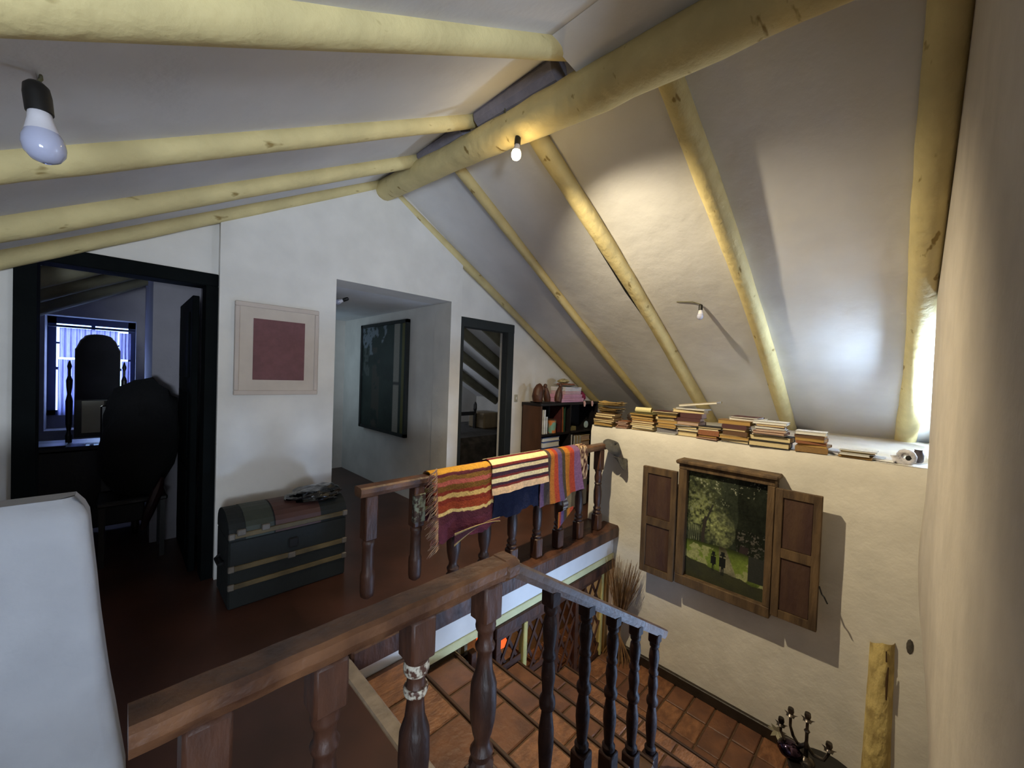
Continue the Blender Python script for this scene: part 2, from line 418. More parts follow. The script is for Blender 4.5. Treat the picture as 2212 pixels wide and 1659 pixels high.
# the grey fill between the left logs above the ridge beam
for i, (y0, y1) in enumerate(((2.96, 3.40), (2.23, 2.80), (1.40, 2.07))):
    def gap(y):
        top = 3.01+.22*(y+.1)/3.62+.75*(.125-.04*(y+.1)/3.62); c = ZL(1.685)
        return (1.685, y, (top+c)/2), (c-top)/2+.012
    ps = [gap(y0+(y1-y0)*k/6) for k in range(7)]
    mb = MB().tube([p for p, r in ps], [r for p, r in ps], 10, ell=1.)
    o = obj('ridge_filler', mb, mat('grey_filler', '#8b8794', .9, .1, 8, .3))
    tag(o, ['grey filler strip on the ridge log nearest the back wall', 'grey filler strip on the ridge log behind the lit bulb', 'long grey filler strip on the ridge log nearest the top edge'][i], 'filler strip')

# ------------------------------------------------------------------ door frames
door = thing('door_1', 'large dark green door frame with leaf opened inward', 'door', (.05, YS, 0)); door['kind'] = 'structure'
mb = MB().box((-.42, YS-.02, 0), (-.335, YS+.12, 2.115)); obj('jamb', mb, GRB, door)
mb = MB().box((.43, YS-.02, 0), (.50, YS+.16, 2.115)); obj('jamb', mb, GRB, door)
mb = MB().box((-.42, YS-.022, 2.115), (.50, YS+.16, 2.205), bev=.006); obj('lintel', mb, GRB, door)
lf = obj('door_leaf', MB().box((.375, YS+.17, .01), (.415, YS+.98, 2.06), bev=.004), GRB, door)
for z0, z1 in ((.15, .75), (.85, 1.35), (1.45, 1.95)):
    obj('door_panel', MB().box((.365, YS+.28, z0), (.377, YS+.87, z1), bev=.006), GRB, lf)
door = thing('door_2', 'narrow dark green door frame opening on an attic bedroom', 'door', (3.1, YS, 0)); door['kind'] = 'structure'
obj('jamb', MB().box((2.66, YS-.012, 0), (2.745, YS+.1, 2.19), bev=.006), GR, door)
obj('jamb', MB().box((3.44, YS-.012, 0), (3.55, YS+.1, 2.19), bev=.006), GR, door)
obj('lintel', MB().box((2.66, YS-.015, 2.09), (3.55, YS+.1, 2.20), bev=.006), GR, door)

# ------------------------------------------------------------------ rooms behind the gable wall
# bedroom at left
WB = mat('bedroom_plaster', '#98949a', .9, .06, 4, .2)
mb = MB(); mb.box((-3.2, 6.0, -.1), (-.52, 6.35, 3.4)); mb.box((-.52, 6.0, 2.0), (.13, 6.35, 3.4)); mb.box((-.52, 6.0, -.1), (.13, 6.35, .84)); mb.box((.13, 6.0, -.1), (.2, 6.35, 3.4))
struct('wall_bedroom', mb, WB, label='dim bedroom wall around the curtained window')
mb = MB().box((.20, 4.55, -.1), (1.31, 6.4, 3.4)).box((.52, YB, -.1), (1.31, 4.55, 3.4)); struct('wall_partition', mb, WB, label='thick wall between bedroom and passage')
# corridor
mb = MB().box((2.53, YB, -.1), (2.655, 7.2, 3.2)); struct('wall_passage_right', mb, PL, label='white passage wall with the dark painting')
mb = MB().box((1.25, 6.45, -.1), (2.53, 6.55, 2.4)).box((2.38, 6.30, -.1), (2.53, 6.45, 2.4)); struct('wall_passage_end', mb, PL, label='white wall closing the passage')
struct('ceiling_passage', MB().box((1.25, YB, 2.33), (2.53, 6.5, 2.42)), CE, label='flat low passage ceiling')
# attic bedroom
mb = MB().box((2.66, 6.85, -.1), (6.1, 6.95, 3.0)); struct('wall_attic', mb, PL, label='white wall at the end of the attic bedroom')
mb = MB().box((5.75, YB, -.1), (5.85, 6.85, 1.15)); struct('wall_attic_knee', mb, PL, label='low knee wall of the attic bedroom')
YD = mat('shaded_attic_log', '#6f6a55', .8, .1, 6, .3)  # darker copy of the log paint, shade of the back rooms in its colour
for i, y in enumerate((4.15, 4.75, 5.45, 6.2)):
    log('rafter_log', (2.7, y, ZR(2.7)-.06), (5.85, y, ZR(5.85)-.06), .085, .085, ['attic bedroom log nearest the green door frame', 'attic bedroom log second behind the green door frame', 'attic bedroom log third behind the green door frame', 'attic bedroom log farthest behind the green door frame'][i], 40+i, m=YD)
# bedroom logs
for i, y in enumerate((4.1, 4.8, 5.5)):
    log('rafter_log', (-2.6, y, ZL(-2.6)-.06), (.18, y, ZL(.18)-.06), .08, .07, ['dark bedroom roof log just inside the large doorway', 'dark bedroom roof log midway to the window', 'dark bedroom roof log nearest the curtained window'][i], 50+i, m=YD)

# bedroom window
win = thing('window_2', 'bedroom window with small panes behind lilac curtains', 'window', (-.2, 6.2, .84)); win['kind'] = 'structure'
WFb = mat('window_frame_blue', '#2a3352', .6, .1)
fr = MB().box((-.52, 6.20, .98), (-.46, 6.26, 2.0)).box((.07, 6.20, .98), (.13, 6.26, 2.0)).box((-.52, 6.20, 1.93), (.13, 6.26, 2.0)).box((-.52, 6.20, .98), (.13, 6.26, 1.03)).box((-.215, 6.21, 1.0), (-.185, 6.25, 1.95)).box((-.5, 6.215, 1.45), (.1, 6.245, 1.48)).box((-.5, 6.215, 1.72), (.1, 6.245, 1.74))
obj('window_frame', fr, WFb, win)
pane = mat('sky_lit_pane', '#a8c4ff', .4, .02, emit='#9cc0ff', estr=4.5)
for (x0, x1) in ((-.46, -.215), (-.185, .07)):
    for (z0, z1) in ((1.03, 1.45), (1.48, 1.72), (1.74, 1.93)):
        obj('pane', MB().box((x0, 6.225, z0), (x1, 6.231, z1)), pane, win)
struct('trim_7', MB().box((-.55, 6.26, .8), (.16, 6.32, 2.05)), WB, label='outer stop of the bedroom window niche')
def curtain(name, x0, x1, z0, z1, y, m, label, cat='curtain', waves=7, amp=.014, group=None, axis='x', seed=0):
    def fn(u, v):
        a = x0+(x1-x0)*u; d = amp*sin(u*waves*2*pi+.6*sin(v*3+seed))*(.5+.5*(1-v)) + amp*.4*sin(u*waves*4.6*pi+seed)
        return (a, y+d, z0+(z1-z0)*v) if axis == 'x' else (y+d, a, z0+(z1-z0)*v)
    o = obj(name, MB().grid(fn, max(24, int(waves*10)), 8, .002), m, None, True); tag(o, label, cat, group); return o
def trans_mat(name, col, fac):
    m = bpy.data.materials.new(name); m.use_nodes = True; nt = m.node_tree; N = nt.nodes
    N.clear(); o = N.new('ShaderNodeOutputMaterial'); d = N.new('ShaderNodeBsdfDiffuse'); t = N.new('ShaderNodeBsdfTranslucent'); x = N.new('ShaderNodeMixShader')
    n = N.new('ShaderNodeTexNoise'); n.inputs['Scale'].default_value = 8; r = N.new('ShaderNodeValToRGB')
    c = lin(col); r.color_ramp.elements[0].color = tuple(k*.7 for k in c)+(1,); r.color_ramp.elements[1].color = c+(1,)
    nt.links.new(n.outputs[0], r.inputs[0])
    for k in (d, t): nt.links.new(r.outputs[0], k.inputs[0])
    x.inputs[0].default_value = fac; nt.links.new(d.outputs[0], x.inputs[1]); nt.links.new(t.outputs[0], x.inputs[2]); nt.links.new(x.outputs[0], o.inputs[0]); return m
CU = trans_mat('lilac_sheer', '#d6d4ee', .8)
rod = obj('curtain_rod', MB().tube([(-.51, 6.12, 1.90), (.12, 6.12, 1.90)], .012, 8), WFb); tag(rod, 'dark curtain rod across the bedroom window', 'rod')
curtain('curtain_valance', -.43, -.01, 1.58, 1.885, 6.12, CU, 'lilac gathered valance on the left of the bedroom window', waves=9)
curtain('curtain_valance', .0, .09, 1.58, 1.87, 6.12, CU, 'short lilac valance end at the right of the bedroom window', waves=3)
curtain('cafe_curtain', -.44, -.24, .98, 1.56, 6.14, CU, 'pale lilac cafe curtain left of the mirror', waves=5)
curtain('cafe_curtain', .02, .09, 1.10, 1.56, 6.14, CU, 'narrow lilac cafe curtain right of the mirror', waves=2)

# dressing table with mirror
BW = mat('black_brown_wood', '#0e0a0c', .45, .2, 8, .1, coat=.2)
van = thing('dressing_table', 'dark dressing table with arched standing mirror before the bedroom window', 'dressing table', (-.15, 5.0, 0))
obj('table_body', MB().box((-.62, 4.85, .12), (.18, 5.25, .80), bev=.01), BW, van)
obj('table_top', MB().box((-.66, 4.81, .80), (.2, 5.28, .84), bev=.01), BW, van)
for x in (-.58, .12):
    for y in (4.9, 5.2): obj('leg', MB().lathe([(.02, 0), (.03, .06), (.025, .12)], (x, y, 0), 10), BW, van)
for x in (-.30, .035):
    obj('mirror_post', MB().lathe([(.02, .84), (.022, .9), (.012, .94), (.02, 1.0), (.022, 1.2), (.012, 1.26), (.018, 1.32), (.02, 1.38), (.009, 1.42), (.009, 1.47), (.015, 1.50), (.004, 1.55)], (x, 5.08, 0), 10), BW, van)
def arch(x0, x1, z0, z1, n=10):
    c = (x0+x1)/2; w = (x1-x0)/2; pts = [(x0, z0), (x1, z0), (x1, z1-.14), (x1-.01, z1-.12), (x1-.03, z1-.06)]
    pts += [(c+(w-.05)*cos(t*pi/n), z1-.035+.035*sin(t*pi/n)) for t in range(0, n+1)]
    return pts+[(x0+.03, z1-.06), (x0+.01, z1-.12), (x0, z1-.14)]
mf = obj('mirror_frame', MB().prism(arch(-.27, .01, .88, 1.79), 'y', 5.06, 5.09), BW, van)
MIR = mat('mirror_glass', '#b7b3a8', .04, .0, metal=1.)
obj('mirror_glass', MB().box((-.225, 5.05, .92), (-.04, 5.059, 1.20)), MIR, mf)
obj('mirror_cover', MB().prism(arch(-.262, .004, 1.21, 1.785), 'y', 5.045, 5.058), mat('mirror_cover_cloth', '#1d1c22', .9, .2, 5, .2), mf, label='dark cloth over the upper part of the mirror')
# chair heaped with clothes
ch = thing('bedroom_chair', 'dark upright chair just inside the large doorway', 'chair', (.1, 4.35, 0))
for x in (-.08, .26):
    for y in (4.2, 4.5): obj('leg', MB().box((x-.015, y-.015, 0), (x+.015, y+.015, .46)), BW, ch)
obj('seat', MB().box((-.11, 4.16, .46), (.29, 4.54, .50), bev=.01), BW, ch)
obj('backrest', MB().box((-.10, 4.50, .50), (.28, 4.53, 1.2), bev=.01), BW, ch)
def heap(name, c, s, m, label, cat, seed, parent=None, nu=22, nv=14, amp=.18, fr=2.2, flat=.0):
    def fn(u, v):
        th = u*2*pi; ph = (v-.5)*pi
        d = Vector((cos(ph)*cos(th), cos(ph)*sin(th), sin(ph)))
        k = 1+amp*(fbm(d.x*fr+seed+5, d.y*fr+d.z*fr*1.3+7)-.5)*2
        if d.z < 0: d.z *= (1-flat)
        return (c[0]+s[0]*d.x*k, c[1]+s[1]*d.y*k, c[2]+s[2]*d.z*k)
    # close seam by periodic noise: blend ends
    def fn2(u, v):
        a = Vector(fn(u, v)); 
        if u > .9: b = Vector(fn(u-1, v)); t = (u-.9)/.1; return a.lerp(b, t)
        return a
    o = obj(name, MB().grid(fn2, nu, nv), m, parent, True)
    if cat: tag(o, label, cat)
    return o
heap('clothes_heap', (.14, 4.35, .92), (.23, .24, .47), mat('black_cloth', '#09080b', .95, .2, 4, .3), 'heap of black clothes over the bedroom chair', 'clothes', 3, amp=.36, fr=1.7)
o = obj('cloth_bundle', MB().tube([(.14, 4.0, .30), (.17, 4.02, .42), (.22, 4.05, .56), (.25, 4.08, .66)], [.015, .035, .035, .012], 8, .1, 4), mat('glossy_dark_red', '#2a1214', .3, .2, 8, .2)); tag(o, 'glossy dark bag edge below the clothes heap', 'bag')
o = obj('tray', MB().box((-.55, 4.83, .842), (-.30, 5.0, .853), bev=.004), mat('tray_grey', '#34303c', .4)); tag(o, 'thin tray on the left end of the dressing table', 'tray')

# corridor painting
def painting(name, parent, X, y0, y1, z0, z1, colf, nu, nv, m, lean=0.):
    # faces -X
    def fn(u, v): return (X-lean*v, y1+(y0-y1)*u, z0+(z1-z0)*v)
    return obj(name, MB().grid(fn, nu, nv, col=colf), m, parent)
PT = mat('painted_canvas', '#ffffff', .5, .06, 60, .1, 80, attr='Col', spec=.15)
PTg = mat('painted_canvas_gloss', '#ffffff', .25, .06, 60, .1, 80, attr='Col')
cp = thing('corridor_painting', 'tall dark green painting on the passage wall', 'painting', (2.5, 4.9, .75))
fr = MB().box((2.455, 4.27, .75), (2.50, 4.31, 2.2)).box((2.455, 5.51, .75), (2.50, 5.55, 2.2)).box((2.455, 4.27, .75), (2.50, 5.55, .79)).box((2.455, 4.27, 2.16), (2.50, 5.55, 2.2))
obj('frame', fr, GR, cp)
def cpc(u, v):
    n = fbm(u*6+2, v*9); k = fbm(u*14, v*14+5)
    c = [.012+.02*n, .018+.03*n, .018+.024*n]
    if v > .72 and k > .56 and u < .6: c = [.16, .19, .22]
    if .25 < u < .45 and v < .8 and n > .48: c = [.05, .048, .04]
    if u < .2 and .5 < v < .8 and k > .5: c = [.07, .085, .08]
    if .76 < u < .88: c = [.24, .23, .20] if not (.44 < v < .47) else [.05, .05, .05]
    if u >= .93: c = [.10, .095, .03]
    return c
painting('canvas', cp, 2.47, 4.31, 5.51, .79, 2.16, cpc, 60, 70, PT)
# corridor bulb
def bulb(name, label, loc, tilt, s=1., lit=False, cord=None, rotz=0.):
    t = thing(name, label, 'light bulb', loc)
    M = RZ(rotz) @ RY(tilt)
    def L(prof, nm, m, lb=None):
        mb = MB().lathe([(r*s, z*s) for r, z in prof], loc, 20, M); return obj(nm, mb, m, t, True, lb)
    L([(.002, .062), (.012, .060), (.0185, .052), (.0205, .035), (.020, .0), (.018, -.002)], 'socket', mat('black_socket', '#0e0d0d', .5))
    L([(.015, .0), (.017, -.002), (.0185, -.015), (.0235, -.035), (.0255, -.042)], 'bulb_collar', mat('bulb_white', '#c9c7cf', .45))
    gl = mat('bulb_lit', '#fff1d0', .3, emit='#ffdf9c', estr=70) if lit else mat('bulb_glass', '#a9adc6', .12, .03, coat=.5)
    L([(.0255, -.042), (.0305, -.055), (.0315, -.068), (.029, -.082), (.021, -.094), (.010, -.100), (.001, -.101)], 'bulb_globe', gl)
    if cord:
        top = Vector(loc)+M @ Vector((0, 0, .06*s))
        obj('cord', MB().tube([top]+[Vector(c) for c in cord], .0035, 6), mat('cord_olive', '#5c5a3c', .8), t)
    return t
bulb('light_bulb', 'unlit round bulb hanging at the upper left', (-.137, 1.45, 2.125), -.15, 1.15, False, [(-.14, 1.50, 2.225), (-.15, 1.60, 2.28), (-.162, 1.69, ZL(-.162)+.004)], rotz=-.8)
bulb('light_bulb', 'glowing bare bulb hanging below the ridge log', (1.715, 1.735, 2.975), .1, .95, True, [(1.70, 1.75, 3.07), (1.67, 1.80, 3.13), (1.655, 1.80, 3.25)])
bulb('light_bulb', 'unlit bulb hanging on the right ceiling above the books', (3.66, 1.30, 2.20), .05, .85, False, [(3.655, 1.31, 2.255), (3.63, 1.36, 2.275), (3.62, 1.50, ZR(3.62)-.002)])
bulb('light_bulb', 'unlit bulb under the passage ceiling', (1.62, 4.10, 2.27), -1.2, .9, False, None, rotz=2.4)

# attic bedroom furniture
bd = thing('attic_bed', 'bed with dark blanket and wooden bedpost in the attic room', 'bed', (4.3, 5.1, 0))
BD = mat('dark_bedspread', '#2a2624', .9, .4, 9, .5)
obj('bedspread', MB().box((3.25, 4.25, .18), (4.9, 5.9, .66), bev=.08), BD, bd, True)
obj('bed_post', MB().lathe([(.03, 0), (.03, .9), (.018, .93), (.03, .98), (.028, 1.06), (.012, 1.1)], (4.22, 5.05, 0), 10), BW, bd)
obj('bed_rail', MB().box((3.4, 5.03, .88), (4.22, 5.07, .94)), BW, bd)
for x, y in ((3.35, 4.35), (4.8, 4.35), (4.8, 5.8), (3.35, 5.8)): obj('leg', MB().box((x-.03, y-.03, 0), (x+.03, y+.03, .2)), BW, bd)
cb = thing('wrapped_box', 'cardboard box wrapped in clear plastic on the attic bed', 'box', (4.45, 5.05, .66))
obj('carton', MB().box((4.25, 4.85, .66), (4.62, 5.25, .92), bev=.02), mat('carton', '#7d6a4a', .8, .1), cb)
obj('plastic_wrap', MB().box((4.235, 4.835, .655), (4.635, 5.265, .935), bev=.03), mat('clear_film', '#d8dade', .12, .05, 5, .9, 14, trans=.9, alpha=.35), cb)

# ------------------------------------------------------------------ square painting, switch
sp = thing('square_painting', 'square framed maroon painting with wide pale mount', 'painting', (.88, YM, 1.35))
FRM = mat('pale_beige_frame', '#b9aca2', .6, .05, 5, .1)
mb = MB(); y0, y1 = YM-.035, YM-.001
for a, b in (((.59, 1.34), (1.165, 1.375)), ((.59, 1.995), (1.165, 2.03)), ((.59, 1.375), (.62, 1.995)), ((1.135, 1.375), (1.165, 1.995))): mb.box((a[0], y0, a[1]), (b[0], y1, b[1]), bev=.004)
obj('frame', mb, FRM, sp)
obj('mount', MB().box((.618, YM-.026, 1.372), (1.137, YM-.002, 1.997)), mat('mount_beige', '#bcb0a4', .85, .04, 8), sp)
obj('canvas', MB().box((.705, YM-.03, 1.455), (1.06, YM-.0255, 1.915)), mat('maroon_canvas', '#6b4547', .8, .08, 20, .2, 90), sp)
sw = thing('light_switch', 'small beige light switch beside the green door frame', 'switch', (3.62, YS, 1.22))
obj('plate', MB().box((3.595, YS-.008, 1.22), (3.655, YS, 1.315), bev=.004), mat('switch_plate', '#a19a86', .5), sw)
obj('rocker', MB().box((3.615, YS-.014, 1.25), (3.637, YS-.007, 1.285), bev=.003), mat('rocker', '#d6d3c8', .4), sw)

# ------------------------------------------------------------------ stairs
st = thing('staircase', 'tiled staircase descending between the two railings', 'staircase', (1.9, 1.55, -1.3))
edges = [.90, 1.27, 1.65, 1.97, 2.28, 2.60, 2.93]
def tile_me(w, d, t=.022):
    return MB().box((0, 0, 0), (w, d, t), bev=.005)
tilec = [TI, TI, TI2, TI, TI2]
def rough_tile(x0, x1, y0, y1, z, parent, R):
    m = R.choice(tilec); dz = R.uniform(-.003, .003); g = .003+R.uniform(0, .003)
    a = R.uniform(-.012, .012)
    obj('tile', MB().box((x0+g, y0+g, z-.02), (x1-g, y1-g, z+dz), rot=RZ(a), bev=.006), m, parent)
R = random.Random(5)
for i in range(6):
    z = -.18*(i+1); x0, x1 = edges[i], edges[i+1]; y0 = 1.0 if i < 4 else -.14
    base = MB().box((x0-.0, y0-.04, z-.26), (x1, 2.10, z-.012))
    s = obj('step', base, GT, st)
    obj('nosing', MB().box((x1-.012, y0-.04, z-.03), (x1+.006, 2.10, z+.001), bev=.003), mat('nosing', '#3a2212', .6, .15), s)
    y = 2.08
    while y > y0+.05:
        w = R.choice((.245, .26, .27)); 
        rough_tile(x0+.0, x1-.02, max(y-w, y0), y, z, s, R)
        y -= w+.004
struct('floor_lower_base', MB().box((2.93, -.30, -1.36), (3.72, 4.6, -1.272)), GT, label='grout bed of the lower landing')
land = struct('floor_lower', MB().box((2.93, -.14, -1.275), (3.70, 2.9, -1.268)), GT, label='tiled lower landing floor')
y = 2.60; r_ = 0
while y > -.1:
    off = 0
    for (a, b) in ((2.94, 3.19), (3.19, 3.44), (3.44, 3.69)):
        rough_tile(a, b, max(y-.17, -.13), y, -1.256, land, R)
    y -= .175
struct('floor_under', MB().box((-1.0, -.30, -1.42), (2.94, 4.6, -1.36)), GT, label='lower storey floor')
struct('baseboard_right', MB().box((3.665, -.24, -1.26), (3.702, 2.12, -1.165), bev=.006), mat('baseboard_black', '#2b2219', .5, .2, 10, .2), label='dark baseboard along the foot of the cream wall')

# ------------------------------------------------------------------ railings
def turned(prof, blocks, n=18):
    """prof: list of (r,z); blocks: list of (half, z0, z1)"""
    mb = MB(); mb.lathe(prof, n=n)
    for h, a, b in blocks: mb.box((-h, -h, a), (h, h, b), bev=.008)
    return mb
def baluster_A(Ht):   # thick, big vase; height Ht
    return turned([(.030, .12), (.044, .135), (.046, .15), (.034, .165), (.040, .18), (.043, .195), (.030, .215), (.028, .235), (.036, .26), (.046, .31), (.049, .36), (.047, Ht*.54), (.043, Ht*.56), (.032, Ht*.60), (.027, Ht*.66), (.027, Ht*.685), (.035, Ht*.70), (.037, Ht*.715), (.028, Ht*.735), (.028, Ht*.775), (.036, Ht*.79), (.038, Ht*.805), (.036, Ht*.82), (.040, Ht*.84)],
                  [(.048, 0, .125), (.043, Ht*.835, Ht)])
def baluster_B(Ht):   # slim double bulb
    k = Ht
    return turned([(.022, .11), (.030, .13), (.032, .145), (.022, .165), (.027, .22), (.033, .30), (.033, .36), (.024, .44), (.021, .47), (.031, .48), (.034, .50), (.033, .52), (.024, .545), (.022, .57), (.029, .60), (.030, .64), (.024, .68), (.021, .70), (.028, .712), (.028, .724), (.021, .735), (.024, .76), (.030, .80), (.029, .84), (.020, .875), (.019, .885), (.027, .895), (.028, .91), (.022, .92), (.026, .94)] if 0 else
                  [(r, z*k) for r, z in [(.024, .14), (.033, .155), (.035, .175), (.024, .19), (.028, .25), (.034, .33), (.033, .39), (.025, .45), (.023, .475), (.033, .485), (.036, .505), (.034, .525), (.024, .545), (.026, .58), (.031, .62), (.028, .665), (.022, .69), (.029, .70), (.030, .715), (.022, .73), (.027, .77), (.032, .82), (.028, .865), (.020, .885), (.029, .897), (.030, .915), (.023, .93)]],
                  [(.040, 0, .14*k), (.032, .925*k, k)])
def baluster_C(Ht):   # back railing, square base and top block
    return turned([(.030, .20*Ht), (.040, .215*Ht), (.042, .23*Ht), (.030, .245*Ht), (.038, .262*Ht), (.040, .275*Ht), (.029, .295*Ht), (.029, .31*Ht), (.037, .33*Ht), (.040, .42*Ht), (.040, .48*Ht), (.033, .54*Ht), (.030, .56*Ht), (.038, .575*Ht), (.030, .59*Ht), (.036, .62*Ht), (.038, .66*Ht), (.030, .71*Ht), (.038, .73*Ht), (.036, .75*Ht)],
                  [(.040, 0, .205*Ht), (.040, .745*Ht, Ht)])
def baluster_D():     # hanging broken ones: z is measured from the rail downwards, origin at rail underside
    return turned([(.018, -.60), (.036, -.585), (.040, -.56), (.041, -.47), (.040, -.455), (.033, -.44), (.032, -.30), (.036, -.285), (.036, -.27), (.030, -.262), (.034, -.25)], [(.038, -.26, 0)])
bal_mats = {'dark': DW, 'black': DW2}
fr_rail = thing('stair_railing', 'near dark wooden railing turning down beside the stairs', 'railing', (1.2, 1.03, 0))
def rail_mesh(a, b, w, h, cut=None):
    a, b = Vector(a), Vector(b); t = (b-a).normalized(); s = t.cross(Vector((0, 0, 1))).normalized(); u = s.cross(t)
    prof = [(-w*.8, -h), (w*.8, -h), (w, -h*.6), (w, -h*.15), (w*.75, 0), (-w*.75, 0), (-w, -h*.15), (-w, -h*.6)]
    n = 24; mb = MB(); vs = []; fs = []
    for i in range(n+1):
        p = a.lerp(b, i/n)
        for q in prof: vs.append(p+s*(q[0]+.0015*sin(i*1.7))+u*q[1])
    for i in range(n):
        for k in range(8): fs.append([i*8+k, i*8+(k+1) % 8, (i+1)*8+(k+1) % 8, (i+1)*8+k])
    fs += [list(range(8)), [n*8+k for k in range(8)][::-1]]
    return mb.add(vs, fs)
obj('handrail', rail_mesh((.02, 1.03, .872), (1.03, 1.03, .872), .048, .062), DWR, fr_rail)
obj('corner_cap', MB().box((.985, .975, .80), (1.075, 1.085, .876), bev=.02), DWR, fr_rail)
obj('sloping_handrail', rail_mesh((1.05, 1.03, .862), (2.50, 1.03, -.04), .034, .055), mat('rail_dull', '#564236', .5, .2, 8, .2), fr_rail)
meA = baluster_A(.81).mesh('baluster', DW, smooth=True)
for i, x in enumerate((.14, .39, .66, .945)):
    o = inst(meA, 'baluster', fr_rail, (x-1.2, 0, 0))
    if i == 2: o['label'] = 'baluster with a white worn paint ring'
obj('worn_ring', MB().lathe([(.0362, .628), (.0392, .636), (.0405, .648), (.0385, .658), (.0362, .668)], (.66, 1.03, 0), 18), mat('worn_white_paint', '#b7b0a0', .6, .3, 60, .3, col2='#4c2c1e', mixlo=.42, mixhi=.55), fr_rail, True, label='worn white paint around the turned ring')
obj('worn_ring', MB().lathe([(.0355, .563), (.0378, .572), (.0385, .580), (.0355, .588)], (.66, 1.03, 0), 18), MATS['worn_white_paint'], fr_rail, True)
tread_z = lambda x: -.18*(1+sum(x > e for e in edges[1:]))
for x in (1.32, 1.60, 1.86, 2.12, 2.38):
    zt = .862-(x-1.05)*.622-.055; zb = tread_z(x)
    mb = baluster_B(zt-zb+.012); me = mb.mesh('baluster', DW2, smooth=True)
    inst(me, 'baluster', fr_rail, (x-1.2, 0, zb))

bk = thing('landing_railing', 'far wooden railing draped with blankets above the stairwell', 'railing', (2.3, 2.13, 0))
obj('handrail', rail_mesh((.95, 2.13, .90), (3.62, 2.13, .90), .045, .055), DWR, bk)
obj('sill_beam', MB().box((.90, 2.03, -.09), (3.70, 2.22, .035), bev=.012), DW, bk)
meC = baluster_C(.815).mesh('baluster', DW, smooth=True); meD = baluster_D().mesh('baluster', DW, smooth=True); meA2 = baluster_A(.815).mesh('baluster', DW, smooth=True)
for i, x in enumerate((1.02, 1.33)):
    o = inst(meD, 'baluster', bk, (x-2.3, 0, .848)); 
    o['label'] = ['broken end baluster hanging from the rail', 'broken baluster hanging from the rail with flaking pale paint'][i]
for x in (1.63, 1.91): inst(meA2, 'baluster', bk, (x-2.3, 0, .033))
for x in (2.2, 2.50, 2.79, 3.10, 3.42): inst(meC, 'baluster', bk, (x-2.3, 0, .033))
obj('flaked_paint', MB().box((1.289, 2.087, .62), (1.371, 2.12, .80), bev=.006), mat('flaked_paint', '#6f7463', .8, .3, 40, .5, col2='#3c2a20', mixlo=.45, mixhi=.55), bk, label='flaking grey green paint')

# ------------------------------------------------------------------ blankets
CL = mat('wool_stripes', '#ffffff', .95, .10, 45, .35, 90, attr='Col', spec=.15)
def stripes(tab, t):
    p = 0
    for w, c in tab:
        p += w
        if t < p: return lin(c)
    return lin(tab[-1][1])
def drape(name, x0, x1, front, back, tab, label, mode, off=.0, slant=0., hemw=.0, seed=0, nu=46, nv=170, fold=.012, flare=0.):
    """cloth over the far rail; s = arc length, front drop towards the stairwell"""
    yr, zr = 2.13, .90
    def prof(s, d):
        r = .052+off
        if s < d-.0:      # front part (s from 0 hem ... d at rail)
            return (yr-r, zr-.02-(d-s))
        q = s-d
        if q < r*pi:
            a = q/r; return (yr-r*cos(a), zr-.02+ (r*.78)*sin(a))
        return (yr+r, zr-.02-(q-r*pi))
    def fn(u, v):
        x = x0+(x1-x0)*u
        d = front+slant*u+hemw*(fbm(u*4+seed, 2.2)-.5)*2
        tot = d+(.052+off)*pi+back
        y, z = prof(v*tot, d)
        lo = max(0, 1-(v*tot)/max(d, .01))
        y -= (fold*(1+sin(u*9+seed*2)))*lo*1.2+.004*sin(u*31+v*9)*lo
        x += flare*(u-.5)*lo+.012*sin(v*11+seed)*lo
        return (x, y, z)
    def cf(u, v):
        if mode == 'x':
            d = front+slant*u; tot = d+(.052+off)*pi+back
            s = d+.06-v*tot      # distance down from the crest
            return stripes(tab, max(0, s)/.01) if s > 0 else stripes(tab, abs(s)/.01*.9)
        return stripes(tab, u)
    mb = MB().grid(fn, nu, nv, .006, cf)
    o = obj(name, mb, CL, None, True); tag(o, label, 'blanket'); return o
mar, ocr, rus, pnk, crm, dk = '#54242a', '#9a7a3e', '#8a3a24', '#9c4f44', '#d8bd7e', '#3a2226'
ta = [(3.2, '#b98732'), (2.8, mar), (3, '#7a5526'), (3, '#a8564a'), (3.6, '#6b4a20'), (2.2, '#7c2f22'), (3, '#c2a262'), (3, '#7a2e20'), (4.8, '#8c3c22'), (2.2, '#cdb272'), (5, '#4a232c'), (4, '#542836')]
bA = drape('striped_blanket', 1.40, 1.98, .42, .30, ta, 'maroon and ochre striped blanket with fringe on the far railing', 'x', off=.004, slant=-.02, hemw=.05, seed=1, fold=.022, flare=-.05)
# fringe along its left edge
mb = MB(); R = random.Random(3)
for i in range(46):
    f = i/45; z = .95-.50*f; x = 1.41+.02*f; y = 2.065-.02*f-.012
    l = R.uniform(.04, .075)
    mb.tube([(x+.01, y, z), (x-l*.5, y-.012-R.uniform(0, .02), z-.012), (x-l*.8, y-.01, z-l*.5), (x-l, y+R.uniform(-.01, .02), z-l*.95)], [.004, .0035, .003, .002], 5)
fo = obj('fringe', mb, mat('fringe_wool', '#5e3236', .95, .3, 20, col2='#a08468'), bA, True, label='loose maroon fringe on the left edge'); fo['kind'] = 'stuff'
fold_o = obj('turned_corner', MB().grid(lambda u, v: (1.55+.40*u, 2.03-.03*sin(u*3)*v-.012, .43+.085*v*(1-.2*u)+.10*u*(1-v)+.03*sin(u*3)), 24, 10, .004, lambda u, v: stripes([(1.6, '#a08a5c'), (6, '#4a2a30'), (1.6, '#a08a5c')], v*9)), CL, bA, True, label='folded back lower corner')
bN = drape('navy_cloth', 1.93, 2.50, .40, .25, [(100, '#1b2036')], 'dark navy cloth hanging under the cream striped blanket', 'x', off=.008, slant=-.03, hemw=.07, seed=5, fold=.004)
